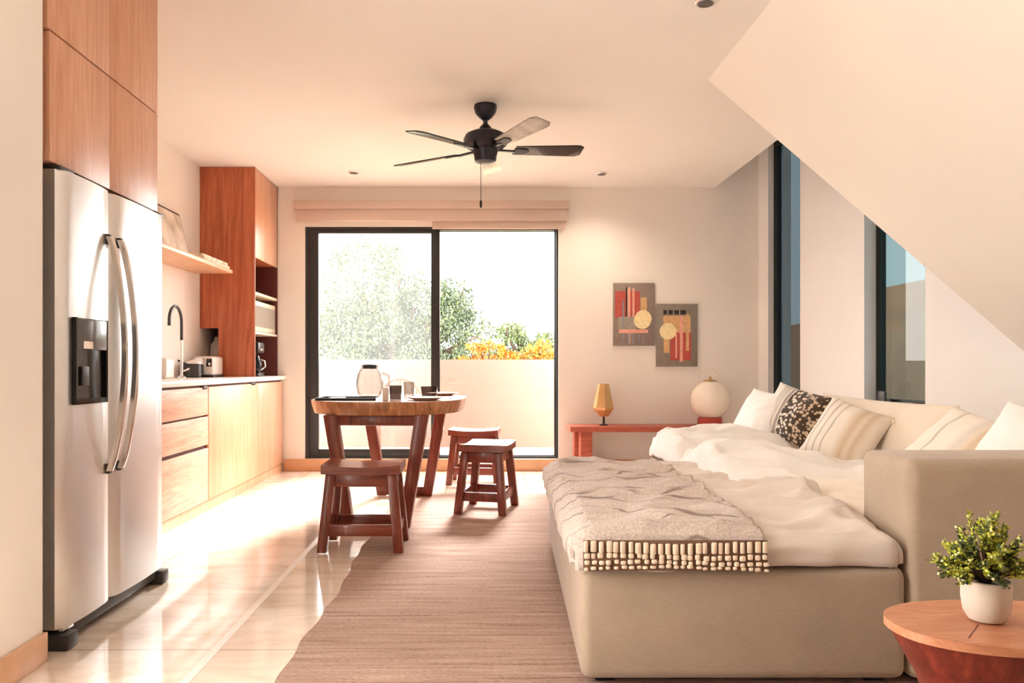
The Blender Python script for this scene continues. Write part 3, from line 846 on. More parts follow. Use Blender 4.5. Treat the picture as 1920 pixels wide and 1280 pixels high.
# stools
def make_stool(label):
    t = thing('wooden_stool', label, 'stool', (0, 0, 0), 0, 'redwood stools around the dining table')
    b = BM(); nx, ny = 16, 6; W, D = .212, .160
    def zt(u): return .452 + .014 * (u * u)
    top = [[b.verts.new((-W + 2 * W * i / nx, -D + 2 * D * j / ny, zt(-1 + 2 * i / nx))) for j in range(ny + 1)] for i in range(nx + 1)]
    bot = [[b.verts.new((-W + 2 * W * i / nx, -D + 2 * D * j / ny, zt(-1 + 2 * i / nx) * .6 + .168 - .03)) for j in range(ny + 1)] for i in range(nx + 1)]
    for i in range(nx):
        for j in range(ny):
            b.faces.new((top[i][j], top[i + 1][j], top[i + 1][j + 1], top[i][j + 1])); b.faces.new((bot[i][j], bot[i][j + 1], bot[i + 1][j + 1], bot[i + 1][j]))
        b.faces.new((top[i][0], bot[i][0], bot[i + 1][0], top[i + 1][0])); b.faces.new((top[i][ny], top[i + 1][ny], bot[i + 1][ny], bot[i][ny]))
    for j in range(ny):
        b.faces.new((top[0][j], top[0][j + 1], bot[0][j + 1], bot[0][j])); b.faces.new((top[nx][j], bot[nx][j], bot[nx][j + 1], top[nx][j + 1]))
    obj('seat', b, M['redx'], t, world=False)
    ix, iy, ox, oy = .165, .115, .205, .155
    for sx in (-1, 1):
        for sy in (-1, 1):
            q = .026
            b = BM()
            hexa(b, [(sx * ox - q, sy * oy - q, 0), (sx * ox + q, sy * oy - q, 0), (sx * ox + q, sy * oy + q, 0), (sx * ox - q, sy * oy + q, 0)],
                 [(sx * ix - q, sy * iy - q, .412), (sx * ix + q, sy * iy - q, .412), (sx * ix + q, sy * iy + q, .412), (sx * ix - q, sy * iy + q, .412)], .004)
            obj('leg', b, M['red'], t, world=False)
    def at(z): f = z / .412; return ox + (ix - ox) * f, oy + (iy - oy) * f
    ax, ay = at(.375)
    for s in (-1, 1):
        obj('apron', box(BM(), -ax + .02, ax - .02, s * ay - .014, s * ay + .014, .345, .411, .003), M['redx'], t, world=False)
        obj('apron', box(BM(), s * ax - .014, s * ax + .014, -ay + .02, ay - .02, .345, .411, .003), M['red'], t, world=False)
    rx, ry = at(.11)
    for s in (-1, 1):
        obj('stretcher', box(BM(), -rx + .015, rx - .015, s * ry - .013, s * ry + .013, .085, .145, .003), M['redx'], t, world=False)
        obj('stretcher', box(BM(), s * rx - .013, s * rx + .013, -ry + .015, ry - .015, .085, .145, .003), M['red'], t, world=False)
    return t
st = make_stool('dark redwood saddle stool nearest the camera in front of the table')
st.location = (-.63, 4.33, .0085)
dup(st, (.062, 5.44, .0085), math.radians(76), 'small redwood stool turned sideways on the rug right of the table')
dup(st, (-.03, 6.75, 0), math.radians(-6), 'sunlit redwood stool behind the table next to the sliding door')

# things on the table
TT = .7840
t = thing('glass_pitcher', 'large clear glass pitcher with black lid on the dining table', 'pitcher', (-.80, 5.75, TT))
obj('bottle', lathe(BM(), [(.075, 0), (.09, .02), (.1, .09), (.085, .17), (.06, .21), (.062, .225)], (-.80, 5.75, TT), 28), M['glassware'], t)
obj('lid', lathe(BM(), [(.05, 0), (.052, .03), (.03, .038)], (-.80, 5.75, TT + .2), 20), M['black'], t)
b = BM(); tube(b, [(-.71, 5.75, TT + .17), (-.66, 5.75, TT + .15), (-.655, 5.75, TT + .08), (-.705, 5.75, TT + .05)], .008, 8)
obj('handle', b, M['glassware'], t)
def tumbler(name, label, x, y, r, h, mt, cat='glass'):
    b = BM()
    lathe(b, [(r * .86, 0), (r * .9, .004), (r, h), (r - .003, h), (r * .86 - .002, .008), (.001, .008)], (x, y, TT), 28, close=False)
    o = obj(name, b, mt); return tag(o, label, cat)
tumbler('drinking_glass', 'grey tinted tumbler at the front middle of the dining table', -.53, 5.0, .040, .095, M['glassg'])
tumbler('drinking_glass', 'low wide clear glass near the right end of the dining table', -.35, 5.55, .06, .075, M['glassg'])
tumbler('drinking_glass', 'clear tumbler behind the grey one on the dining table', -.48, 5.4, .036, .11, M['glassware'])
def plate(label, x, y, r):
    o = obj('dinner_plate', lathe(BM(), [(r * .6, 0), (r * .65, .004), (r, .018), (r, .021), (r * .65, .009), (.002, .008)], (x, y, TT), 36), M['white'])
    return tag(o, label, 'plate', 'plates on the dining table')
plate('white plate right of the grey tumbler on the table', -.34, 5.02, .12)
plate('white plate at the right rim of the table behind the low glass', -.27, 5.85, .12)
b = BM(); box(b, -.61, -.575, 4.97, 5.05, TT, TT + .085, .003)
tag(obj('folded_card', b, M['white']), 'small white upright card left of the grey tumbler', 'card')
t = thing('serving_tray', 'long black tray with rim at the left of the dining table', 'tray', (-.93, 5.1, TT))
b = BM(); box(b, -1.03, -.66, 4.97, 5.25, TT, TT + .006)
obj('base', b, M['dgrey'], t)
b = BM()
for q in ((-1.03, -.66, 4.96, 4.972), (-1.03, -.66, 5.248, 5.26), (-1.038, -1.03, 4.96, 5.26), (-.66, -.652, 4.96, 5.26)): box(b, *q, TT, TT + .016)
obj('rim', b, M['black'], t)
b = BM(); box(b, -.97, -.88, 5.02, 5.18, TT + .0065, TT + .014, .002)
tag(obj('folded_napkin', b, M['white']), 'white folded napkin lying on the black tray', 'napkin')

# ------------------------------------------------------------------ bench, lamps, pictures
t = thing('wooden_bench', 'long reddish wooden bench along the back wall behind the sofa', 'bench', (1.6, 7.25, 0))
obj('top', box(BM(), .835, 2.36, 7.08, 7.44, .405, .455, .004), M['benchw'], t)
for x0 in (.93, 2.13):
    obj('leg', box(BM(), x0, x0 + .105, 7.10, 7.26, 0, .404, .004), M['benchw'], t)
    obj('leg', box(BM(), x0 - .035, x0 + .07, 7.29, 7.42, 0, .404, .004), M['benchw'], t)
t = thing('table_lamp', 'small faceted brass lamp at the left end of the wooden bench', 'lamp', (1.163, 7.25, .455))
obj('shade', lathe(BM(), [(.05, .385), (.1, .165), (.092, .145), (.045, .085)], (1.163, 7.25, .455), 7, rot=.2), M['brass'], t, smooth=False)
obj('stem', cone(BM(), (1.163, 7.25, .465), (1.163, 7.25, .55), .012, .009, 12), M['black'], t)
obj('base', lathe(BM(), [(.04, 0), (.04, .008), (.012, .014)], (1.163, 7.25, .4555), 20), M['black'], t)
t = thing('globe_lamp', 'round white paper globe lamp on a red base at the right of the bench', 'lamp', (2.15, 7.25, .455))
b = BM(); sphere(b, (2.15, 7.25, .69), .176, 1, 1, 1.03, 40, 24)
obj('lamp_shade', b, M['paper'], t)
obj('base', lathe(BM(), [(.11, 0), (.115, .01), (.112, .065), (.10, .075)], (2.15, 7.25, .4555), 32), M['redbase'], t)
b = BM(); lathe(b, [(.06, 0), (.062, .008), (.02, .014)], (2.15, 7.25, .866), 24); lathe(b, [(.012, 0), (.014, .02), (.006, .03)], (2.15, 7.25, .878), 12)
obj('finial', b, M['brass'], t)
b = BM(); tube(b, [(2.15 - .1, 7.25, .835), (2.15 - .09, 7.25, .93), (2.15 - .03, 7.25, .975), (2.15 + .03, 7.25, .975), (2.15 + .09, 7.25, .93), (2.15 + .1, 7.25, .835)], .003, 6)
obj('wire_handle', b, M['cream'], t)

pm = {}
for n_, c in dict(ground1=(142, 126, 118), ground2=(138, 128, 118), red=(186, 84, 76), pink=(228, 168, 150), cream=(236, 218, 172), disc=(244, 226, 176), grey=(158, 150, 138), tan=(214, 172, 124), slate=(136, 142, 148), dark=(52, 42, 40)).items():
    pm[n_] = plain('paint_' + n_, lin(*c), .75, var=.12, scale=25)
def picture(label, x0, z0, ground, shapes, discs):
    w, h = .395, .60
    yb = YB - .022
    t = thing('framed_print', label, 'picture', (x0 + w / 2, YB, z0), 0, 'abstract prints on the back wall')
    obj('canvas', box(BM(), x0, x0 + w, yb, YB - .001, z0, z0 + h, .002), pm[ground], t)
    mats = sorted({s[4] for s in shapes} | {d[3] for d in discs})
    b = BM(); lay = 0
    for (u0, v0, u1, v1, c) in shapes:   # u from left, v from top in 0..1
        lay += .00025
        n0 = len(b.faces)
        box(b, x0 + u0 * w, x0 + u1 * w, yb - .0006 - lay, yb - .0002, z0 + h * (1 - v1), z0 + h * (1 - v0))
        b.faces.ensure_lookup_table()
        for f in b.faces[n0:]: f.material_index = mats.index(c)
    for (u, v, r, c) in discs:
        lay += .0004; n0 = len(b.faces)
        cone(b, (x0 + u * w, yb - .0002, z0 + h * (1 - v)), (x0 + u * w, yb - .001 - lay, z0 + h * (1 - v)), r * w, r * w, 36)
        b.faces.ensure_lookup_table()
        for f in b.faces[n0:]: f.material_index = mats.index(c)
    obj('painted_shapes', b, [pm[c] for c in mats], t, smooth=False)
picture('left upper abstract print with red stripes above a low cream disc', 1.292, 1.2, 'ground1',
        [(.04, .13, .64, .56, 'red'), (.30, .07, .36, .56, 'dark'), (.34, .07, .41, .98, 'pink'), (.46, .08, .51, .55, 'pink'), (.12, .54, .55, .74, 'grey'), (.22, .28, .26, .92, 'slate'),
         (.66, .23, .81, .50, 'tan'), (.13, .74, .84, .80, 'pink'), (.34, .80, .39, .98, 'slate'), (.45, .80, .50, .98, 'slate'), (.60, .82, .63, .95, 'slate'), (.72, .82, .75, .95, 'slate')],
        [(.70, .60, .205, 'tan'), (.72, .565, .20, 'disc')])
picture('right lower abstract print with cream disc left of a red block', 1.703, 1.0, 'ground2',
        [(.17, .10, .72, .17, 'dark'), (.17, .19, .83, .46, 'tan'), (.34, .46, .84, .90, 'red'), (.57, .19, .64, .92, 'pink'), (.72, .16, .79, .75, 'tan'), (.18, .50, .32, .78, 'tan'), (.46, .48, .50, .86, 'pink'),
         (.26, .10, .29, .18, 'grey'), (.40, .10, .43, .18, 'grey'), (.55, .10, .58, .18, 'grey')],
        [(.28, .44, .20, 'disc')])

# ------------------------------------------------------------------ rug
b = BM(); nx, ny = 60, 120
x0, x1r, y0, y1 = -.63, 1.9, 1.2, 6.1
rnd = random.Random(2)
V = [[None] * (ny + 1) for _ in range(nx + 1)]
for i in range(nx + 1):
    for j in range(ny + 1):
        x = x0 + (x1r - x0) * i / nx; y = y0 + (y1 - y0) * j / ny
        if i == 0: x += .012 * math.sin(y * 4.1) + .006 * math.sin(y * 17)
        V[i][j] = b.verts.new((x, y, (.007 + .0012 * noise.noise((x * 2, y * 9, 0)))))
for i in range(nx):
    for j in range(ny): b.faces.new((V[i][j], V[i + 1][j], V[i + 1][j + 1], V[i][j + 1]))
edge = [V[i][0] for i in range(nx + 1)] + [V[nx][j] for j in range(1, ny + 1)] + [V[i][ny] for i in range(nx - 1, -1, -1)] + [V[0][j] for j in range(ny - 1, 0, -1)]
low = [b.verts.new((v.co.x, v.co.y, .0005)) for v in edge]
for i in range(len(edge)):
    j = (i + 1) % len(edge); b.faces.new((edge[i], edge[j], low[j], low[i]))
tag(obj('area_rug', b, M['rug']), 'large ribbed beige rug lying under the table and the sofa', 'rug')

# ------------------------------------------------------------------ sofa
SF = 2.42
t = thing('sectional_sofa', 'large cream linen sectional sofa with a long chaise on the right', 'sofa', (1.4, 3.8, .012))
def skew_box(b, x0, x1, y0, y1, z0, z1, bev, dx=.0):
    return hexa(b, [(x0, y0, z0), (x1, y0, z0), (x1, y1, z0), (x0 + dx, y1, z0)], [(x0, y0, z1), (x1, y0, z1), (x1, y1, z1), (x0 + dx, y1, z1)], bev, 4)
b = BM(); skew_box(b, .318, 1.332, SF, 4.35, .026, .375, .034, .075)
obj('chaise_base', b, M['linen'], t)
b = BM(); box(b, 1.16, 2.56, 2.74, 5.30, .026, .40, .03, 4)
obj('seat_base', b, M['linen'], t)
b = BM(); box(b, 1.336, 2.62, SF, 2.735, .026, .712, .035, 5)
obj('armrest', b, M['linen'], t)
b = BM(); box(b, 2.36, 2.62, 2.74, 5.30, .401, .66, .04, 4)
obj('backrest', b, M['linen'], t)
for (x, y) in ((.40, 2.50), (1.25, 2.50), (.48, 4.25), (2.5, 2.55), (1.26, 5.2), (2.5, 5.2)):
    obj('foot', box(BM(), x - .03, x + .03, y - .03, y + .03, .0085, .03), M['black'], t)


# pillow builder: local X width, local Y height, Z thickness
def pillow_mesh(w, h, th, wr=.006, seed=0, n=26, pinch=.07):
    b = BM(); uvl = b.loops.layers.uv.new('UVMap')
    def P(i, j, s):
        u = -1 + 2 * i / n; v = -1 + 2 * j / n
        prof = (max(0, 1 - abs(u) ** 2.6) * max(0, 1 - abs(v) ** 2.6)) ** .55
        x = u * w / 2 * (1 - pinch * (1 - v * v)); y = v * h / 2 * (1 - pinch * (1 - u * u))
        z = s * (th / 2 * prof + .003)
        nn = noise.noise((x * 7 + seed, y * 7, s * 3)) * wr * 2 + noise.noise((x * 18 + seed, y * 18, s)) * wr
        return (x, y, z + nn * min(1, prof * 2))
    G = {}
    for s in (1, -1):
        for i in range(n + 1):
            for j in range(n + 1):
                G[s, i, j] = b.verts.new(P(i, j, s))
    def quad(vs, ij):
        f = b.faces.new(vs)
        for l, (i, j) in zip(f.loops, ij): l[uvl].uv = (i / n, j / n)
    for i in range(n):
        for j in range(n):
            c = [(i, j), (i + 1, j), (i + 1, j + 1), (i, j + 1)]
            quad([G[1, a, d] for a, d in c], c)
            c = c[::-1]; quad([G[-1, a, d] for a, d in c], c)
    ring = [(i, 0) for i in range(n)] + [(n, j) for j in range(n)] + [(i, n) for i in range(n, 0, -1)] + [(0, j) for j in range(n, 0, -1)]
    for p, q in zip(ring, ring[1:] + ring[:1]):
        quad([G[1, p[0], p[1]], G[-1, p[0], p[1]], G[-1, q[0], q[1]], G[1, q[0], q[1]]], [p, p, q, q])
    return b
def basis(center, nrm_, up):
    z = Vector(nrm_).normalized(); y = Vector(up); y = (y - z * y.dot(z)).normalized(); x = y.cross(z)
    R = Matrix((x, y, z)).transposed().to_4x4(); return Matrix.Translation(center) @ R
def cushion(name, label, mt, w, h, th, center, nrm_, up, seed=0, group='cushions on the sofa', wr=.006):
    b = pillow_mesh(w, h, th, wr, seed)
    bmesh.ops.transform(b, matrix=basis(center, nrm_, up), verts=b.verts)
    o = obj(name, b, mt, angle=80); return tag(o, label, 'cushion', group)

def Hn(x, y, amp=1.0):
    """shared lie of the bed-clothes on the chaise"""
    z = .016 * noise.noise((x * 2.2, y * 1.6, 1.0)) + .008 * noise.noise((x * 6, y * 3, 4.0))
    q = noise.noise((x * 3.2 + y * .8, y * 5.5, 11.0)); z += .017 * (1 - abs(q) * 3) * (abs(q) < .33)
    q = noise.noise((x * 5.0 - y * 1.5, y * 9.0, 17.0)); z += .008 * (1 - abs(q) * 3) * (abs(q) < .33)
    return z * amp
def sheet(x0, x1, y0, y1, top, rL, hangL, rF, hangF, rR, hangR, rB, hangB, nx, ny, fn, skew=0.0, thick=.012):
    def ax(a, L0, L1, r0, h0, r1, h1):
        """arc length -> (position, drop)"""
        lo, hi = L0, L1
        if a < 0:
            s = -a
            q = r0 * PI / 2
            if s < q: th_ = s / r0; return lo - r0 * math.sin(th_), r0 * (1 - math.cos(th_))
            return lo - r0, r0 + (s - q)
        if a > hi - lo:
            s = a - (hi - lo); q = r1 * PI / 2
            if s < q: th_ = s / r1; return hi + r1 * math.sin(th_), r1 * (1 - math.cos(th_))
            return hi + r1, r1 + (s - q)
        return lo + a, 0
    b = BM()
    aL = -(rL * PI / 2 + hangL) if rL else 0; aR = (x1 - x0) + ((rR * PI / 2 + hangR) if rR else 0)
    bF = -(rF * PI / 2 + hangF) if rF else 0; bB = (y1 - y0) + ((rB * PI / 2 + hangB) if rB else 0)
    V = []
    for i in range(nx + 1):
        row = []
        for j in range(ny + 1):
            a = aL + (aR - aL) * i / nx; c = bF + (bB - bF) * j / ny
            x, d1_ = ax(a, x0, x1, rL or .01, hangL, rR or .01, hangR); y, d2_ = ax(c, y0, y1, rF or .01, hangF, rB or .01, hangB)
            dz, dx, dy = fn(x, y, d1_, d2_)
            kc = min(d1_, d2_)
            if kc > 0:
                dx += (.45 if a < 0 else -.45) * min(kc, .07); dy += (.45 if c < 0 else -.45) * min(kc, .07)
            row.append(b.verts.new((x + skew * (y - y0) + dx, y + dy, top - max(d1_, d2_) - .05 * min(d1_, d2_) + dz)))
        V.append(row)
    for i in range(nx):
        for j in range(ny): b.faces.new((V[i][j], V[i + 1][j], V[i + 1][j + 1], V[i][j + 1]))
    return b
def solid(o, th, sub=0):
    m = o.modifiers.new('solid', 'SOLIDIFY'); m.thickness = th; m.offset = -1
    if sub:
        s = o.modifiers.new('sub', 'SUBSURF'); s.levels = s.render_levels = sub
def fold(x, y, cx, cy, dirx, diry, w, h, ln):
    """a soft ridge through (cx,cy) along dir"""
    l = math.hypot(dirx, diry); dirx /= l; diry /= l
    a = (x - cx) * dirx + (y - cy) * diry; c = (x - cx) * -diry + (y - cy) * dirx
    c += .03 * math.sin(a * 4 + cx * 7)
    return h * math.exp(-(c / w) ** 2) * math.exp(-(a / ln) ** 4)
FOLDS = [(1.2, 2.74, 1, -.62, .028, .026, .22), (1.1, 3.05, 1, -.5, .03, .024, .28), (1.22, 2.60, .5, -.8, .03, .022, .16), (1.2, 2.86, 1, -.45, .05, .034, .30), (1.25, 3.1, 1, -.28, .045, .042, .34), (1.08, 3.35, 1, -.12, .06, .034, .45), (1.24, 2.66, .8, -.6, .035, .018, .18), (.95, 3.75, 1, .0, .09, .022, .2), (1.0, 2.6, 1, .5, .03, .012, .25)]
def duvet_fn(x, y, d1_, d2_):
    d = max(d1_, d2_)
    z = Hn(x, y) * (1 if d == 0 else .3)
    z += sum(fold(x, y, *f) for f in FOLDS) * (1 if d < .02 else .2)
    if x > 1.0: z += .05 * min(1, (x - 1.0) / .25) * max(0, min(1, (y - 2.55) / .5)) * max(0, min(1, (3.75 - y) / .5))
    dy = -.010 * math.sin(x * 9) * (d2_ > .02) - .008 * noise.noise((x * 8, 0, d2_ * 12)) * (d2_ > .02)
    if d2_ > .03: z += .010 * math.sin(x * 6.5 + 1) + .008 * noise.noise((x * 5, 3, 0))
    return z, 0, dy
b = sheet(.36, 1.27, 2.46, 4.30, .462, .05, .03, .045, .045, .06, .02, .05, .03, 90, 120, duvet_fn, skew=.035)
o = obj('duvet', b, M['duvet'], angle=80); tag(o, 'rumpled beige duvet spread over the chaise of the sofa', 'duvet'); solid(o, .02)

# throw blanket over the foot of the chaise
def throw_fn(x, y, d1_, d2_):
    z, dx, dy = duvet_fn(x, y, 0, 0)
    z *= (1 if max(d1_, d2_) == 0 else .3)
    z += .012 * noise.noise((x * 3, y * 6, 9)) * (1 if max(d1_, d2_) == 0 else .2)
    return z, -.014 * (d1_ > .03) + .01 * noise.noise((y * 5, d1_ * 9, 2)) * (d1_ > .02), -.01 * (d2_ > .03)
t = thing('throw_blanket', 'grey beige textured throw blanket laid over the foot of the chaise', 'blanket', (.66, 3.3, .44))
b = sheet(.355, .885, 2.448, 4.20, .489, .058, .04, .036, .080, 0, 0, .02, 0, 70, 130, throw_fn, skew=.035)
o = obj('cloth', b, M['throw'], t, angle=80); solid(o, .010)
b = BM(); box(b, .320, .884, 2.386, 2.392, .376, .470, .002)
obj('woven_band', b, M['tuftback'], t)
b = BM(); rnd = random.Random(4)
rows = [(.434, .022), (.412, .018), (.394, .013), (.379, .010)]
rows = [(.448, .036), (.420, .018), (.401, .015), (.385, .012)]
for zc, hh in rows:
    for i in range(25):
        xx = .329 + .0228 * i + rnd.uniform(-.003, .003)
        w_ = rnd.uniform(.0068, .0095); o_z = .004 * math.sin(xx * 9 + zc * 40) + rnd.uniform(-.002, .002)
        box(b, xx - w_, xx + w_, 2.377 + rnd.uniform(0, .003), 2.388, zc - hh / 2 + o_z, zc + hh / 2 + o_z - rnd.uniform(0, .003), .0045, 2)
obj('tufts', b, M['tuft'], t)

# comforter on the far seat, two puffy lobes with a crease
def comf_fn(x, y, d1_, d2_):
    z = Hn(x, y, 1.3)
    z += .10 * math.exp(-((y - 4.98) / .26) ** 2) * math.exp(-((x - 1.5) / .5) ** 4)
    z += .055 * math.exp(-((y - 4.15) / .38) ** 2)
    z += .02 * noise.noise((x * 5, y * 5, 7)) + .009 * noise.noise((x * 12, y * 12, 3))
    z -= .05 * math.exp(-((y - 4.58 - .25 * (x - 1.3)) / .05) ** 2)
    z += fold(x, y, 1.5, 4.35, 1, .5, .04, .02, .4) + fold(x, y, 1.6, 4.1, 1, -.2, .05, .03, .4) + fold(x, y, 1.6, 3.8, 1, -.3, .05, .035, .5)
    z -= .07 * max(0, min(1, (x - 1.45) / .35)) * max(0, min(1, (4.75 - y) / .4))
    dx = .012 * noise.noise((y * 3, d1_ * 4, 5)) * (d1_ > .02)
    return z * (1 if max(d1_, d2_) < .03 else .35), dx, 0
b = sheet(1.235, 2.05, 3.50, 5.22, .50, .09, .02, .05, .02, .05, .01, .09, .02, 70, 120, comf_fn)
o = obj('comforter', b, M['duvetw'], angle=80); tag(o, 'puffy white comforter bunched on the far seat of the sofa', 'comforter'); solid(o, .02)
b = BM(); box(b, 1.345, 2.3, 2.75, 3.46, .401, .51, .05, 5)
o = obj('seat_cushion', b, M['cushion']); tag(o, 'plain cream seat cushion just behind the near armrest', 'cushion')

cushion('back_cushion', 'wide cream back cushion along the sofa back behind the pleated cushion', M['cushion'], 1.34, .42, .18, (2.24, 4.44, .615), (-1, -.05, .25), (.25, 0, 1), 3)
cushion('throw_cushion', 'plain white cushion at the far end of the sofa behind the patterned one', M['duvetw'], .40, .36, .13, (1.83, 5.10, .68), (-.86, -.25, .5), (.5, .05, .85), 5)
cushion('throw_cushion', 'patterned cushion with black and tan mottled weave at the far end of the sofa', M['cush_pattern'], .46, .37, .13, (1.96, 4.86, .69), (-.84, -.42, .42), (.45, .0, .85), 6)
t = cushion('throw_cushion', 'pleated beige cushion with cream tassels at its corners in the middle of the sofa', M['cush_tassel'], .40, .37, .15, (2.02, 4.30, .625), (-.72, -.52, .5), (.5, .0, .85), 7)
PB = basis((2.02, 4.30, .625), (-.72, -.52, .5), (.5, .0, .85))
for (c, d) in ((PB @ Vector((.192, .17, .012)), (.015, -.035, -.085)), (PB @ Vector((.16, -.165, .03)), (-.06, -.05, -.01))):
    b = BM(); c = Vector(c); d = Vector(d)
    tube(b, [c, c + d * .2, c + d * .3], .008, 8, [.006, .011, .007])
    for q in range(9):
        off = Vector((.012 * math.cos(q * .7), .012 * math.sin(q * .7), .004 * math.sin(q * 2.1)))
        tube(b, [c + d * .26, c + d * .6 + off * .8, c + d * (1.0 + .05 * math.sin(q * 3)) + off * 1.2], .003, 5)
    obj('tassel', b, M['tuft'], t, world=True)
cushion('throw_cushion', 'large striped cream and tan cushion leaning behind the near armrest', M['cush_stripe'], .50, .50, .16, (2.04, 3.34, .605), (-.68, -.22, .70), (.70, .0, .70), 8)
cushion('throw_cushion', 'pale plain cushion at the right picture edge above the armrest', M['duvetw'], .44, .44, .16, (2.15, 3.02, .645), (-.6, -.45, .6), (.6, .1, .75), 9)

# small things on the sill of the second tall window
b = BM(); rbox(b, 1.50, 1.58, .03, .05, SZ + .0005, SZ + .11, .002)
tag(obj('photo_frame', b, M['dgrey']), 'small dark photo frame standing on the window sill above the sofa', 'photo frame')
b = BM(); rbox(b, 1.62, 1.80, .02, .09, SZ + .0005, SZ + .03, .002)
tag(obj('paperback_book', b, M['cream']), 'pale book lying on the window sill beside the dark photo frame', 'book')

# ------------------------------------------------------------------ side table and plant
SC = (1.16, 1.68)
t = thing('side_table', 'low wooden side table with oval tan top and tapering red base, bottom right', 'side table', (SC[0], SC[1], 0))
P = sup(.27, .165, 2.3, 72)
b = BM(); prism(b, [(SC[0] + x, SC[1] + y) for x, y in P], .432, .45, .003)
obj('top', b, M['sidetop'], t)
b = BM()
lathe(b, [(.20 / .27, 0), (.58, .08), (.56, .14), (.62, .22), (.78, .33), (.975, .4225)], (SC[0], SC[1], .0088), 72, sx=.27, sy=.165, power=2.3)
obj('base', b, M['sidebase'], t)
b = BM(); bar(b, (SC[0] - .165, SC[1] - .095, .4503), (SC[0] - .095, SC[1] - .015, .4503), .003, .0006, up=(0, 0, 1))
obj('top_seam', b, M['sidebase'], t)
PC = Vector((1.098, 1.69, .4505))
t = thing('potted_plant', 'bushy yellow-green plant in a small pale pot on the side table', 'potted plant', PC)
obj('pot', lathe(BM(), [(.024, 0), (.034, .004), (.044, .022), (.048, .05), (.0485, .088), (.045, .09), (.044, .078), (.002, .076)], PC, 40, close=False), M['pot'], t)
obj('soil', lathe(BM(), [(.0435, 0), (.04, .004), (.002, .005)], (PC.x, PC.y, PC.z + .073), 30), M['soil'], t)
rnd = random.Random(21)
fb, sb = BM(), BM()
def leaflet(bm, p, d, s, mi):
    d = d.normalized(); u = d.cross(Vector((rnd.uniform(-1, 1), rnd.uniform(-1, 1), rnd.uniform(-1, 1)))).normalized(); w = d.cross(u)
    vs = [bm.verts.new(p), bm.verts.new(p + d * s * .5 + u * s * .32 + w * s * .1), bm.verts.new(p + d * s), bm.verts.new(p + d * s * .5 - u * s * .32 + w * s * .1)]
    f = bm.faces.new((vs[0], vs[1], vs[2])); g = bm.faces.new((vs[0], vs[2], vs[3])); f.material_index = g.material_index = mi
root = PC + Vector((0, 0, .08))
for i in range(110):
    a = rnd.uniform(0, 2 * PI); el = math.asin(rnd.uniform(-.05, 1.0))
    d = Vector((math.cos(a) * math.cos(el), math.sin(a) * math.cos(el), math.sin(el)))
    L = rnd.uniform(.070, .108) * (1.22 if el > 1.1 else 1)
    e = root + Vector((d.x * L * 1.05, d.y * L * .95, .012 + d.z * L * 1.18))
    mid = root.lerp(e, .5) + Vector((0, 0, .012))
    tube(sb, [root, mid, e], .0012, 5, [.0018, .0014, .0008])
    light = 0 if (rnd.random() < .62 or el > 1.0) else 1
    for q in range(40):
        f = .35 + .65 * rnd.random()
        p = mid.lerp(e, (f - .35) / .65)
        leaflet(fb, p + Vector((rnd.uniform(-.004, .004),) * 3), d * .5 + Vector((rnd.uniform(-1, 1), rnd.uniform(-1, 1), rnd.uniform(-.6, 1))), rnd.uniform(.007, .0125), light if rnd.random() < .8 else 1 - light)
    if rnd.random() < .6:
        q8 = sphere(BM(), e, .0032, u=6, v=4); me_ = bpy.data.meshes.new('tmp'); q8.to_mesh(me_); q8.free(); n0 = len(fb.faces); fb.from_mesh(me_); bpy.data.meshes.remove(me_)
        fb.faces.ensure_lookup_table()
        for f_ in fb.faces[n0:]: f_.material_index = 2
obj('foliage', fb, [M['plantA'], M['plantB'], M['plantC']], t, smooth=False)
obj('stem', sb, M['bark'], t)

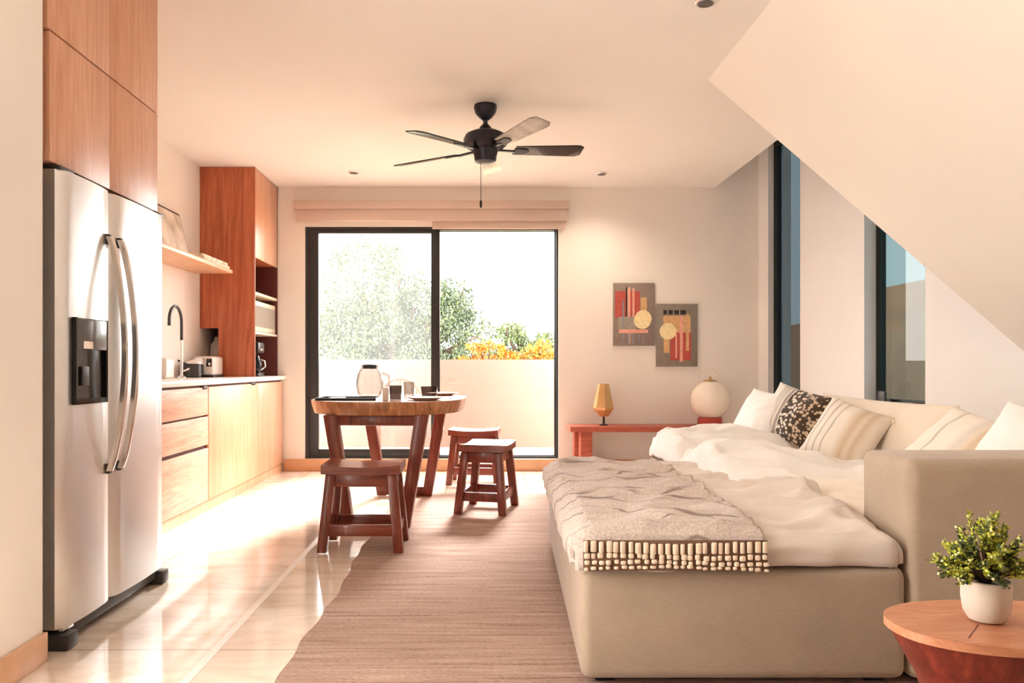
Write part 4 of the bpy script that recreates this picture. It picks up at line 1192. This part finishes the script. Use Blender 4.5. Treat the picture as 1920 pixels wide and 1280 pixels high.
# ------------------------------------------------------------------ light
w = bpy.data.worlds.new('sky'); scene.world = w; w.use_nodes = True
nt = w.node_tree; nt.nodes.clear()
out = node(nt, 'ShaderNodeOutputWorld'); bg = node(nt, 'ShaderNodeBackground')
tc = node(nt, 'ShaderNodeTexCoord'); dp = node(nt, 'ShaderNodeVectorMath', operation='DOT_PRODUCT')
dp.inputs[1].default_value = Vector((-.85, -.05, .5)).normalized()
nrmn = node(nt, 'ShaderNodeVectorMath', operation='NORMALIZE')
nt.links.new(tc.outputs['Generated'], nrmn.inputs[0]); nt.links.new(nrmn.outputs[0], dp.inputs[0])
mr = node(nt, 'ShaderNodeMapRange', interpolation_type='SMOOTHSTEP')
mr.inputs['From Min'].default_value = .35; mr.inputs['From Max'].default_value = 1
nt.links.new(dp.outputs['Value'], mr.inputs[0])
SKY = 2.2; LOBE = 3.2
mc = node(nt, 'ShaderNodeMix', data_type='RGBA')
mc.inputs[6].default_value = (SKY * 1.0, SKY * .985, SKY * .96, 1)
mc.inputs[7].default_value = (LOBE * 1.0, LOBE * .93, LOBE * .84, 1)
nt.links.new(mr.outputs[0], mc.inputs[0]); nt.links.new(mc.outputs[2], bg.inputs[0]); nt.links.new(bg.outputs[0], out.inputs[0])

sd = bpy.data.lights.new('sun', 'SUN'); sd.energy = 2.9; sd.angle = math.radians(12); sd.color = (1, .985, .955)
so = bpy.data.objects.new('sun', sd); COL.objects.link(so)
dv = Vector((-.15, -.84, -.51))   # travel direction of the sunlight
so.rotation_euler = dv.to_track_quat('-Z', 'Y').to_euler(); so.location = (5, 14, 9)

def downlight(x, y, e):
    d = bpy.data.lights.new('downlight', 'SPOT'); d.energy = e; d.spot_size = math.radians(140); d.spot_blend = 1; d.shadow_soft_size = .035; d.color = (1, .86, .66)
    o = bpy.data.objects.new('downlight', d); COL.objects.link(o); o.location = (x, y, CH - .03)
downlight(1.095, 6.95, 7.0); downlight(-1.10, 6.9, 2.0); downlight(1.07, 3.68, 3.0)

# ------------------------------------------------------------------ view
vs_ = scene.view_settings
vs_.view_transform = 'Standard'; vs_.look = 'None'; vs_.gamma = 1; vs_.exposure = 2.7
vs_.use_curve_mapping = False
cy = scene.cycles
cy.use_denoising = True
cy.max_bounces = 14; cy.diffuse_bounces = 8; cy.glossy_bounces = 6; cy.transparent_max_bounces = 16
cy.caustics_reflective = False; cy.caustics_refractive = False
cy.sample_clamp_indirect = 8
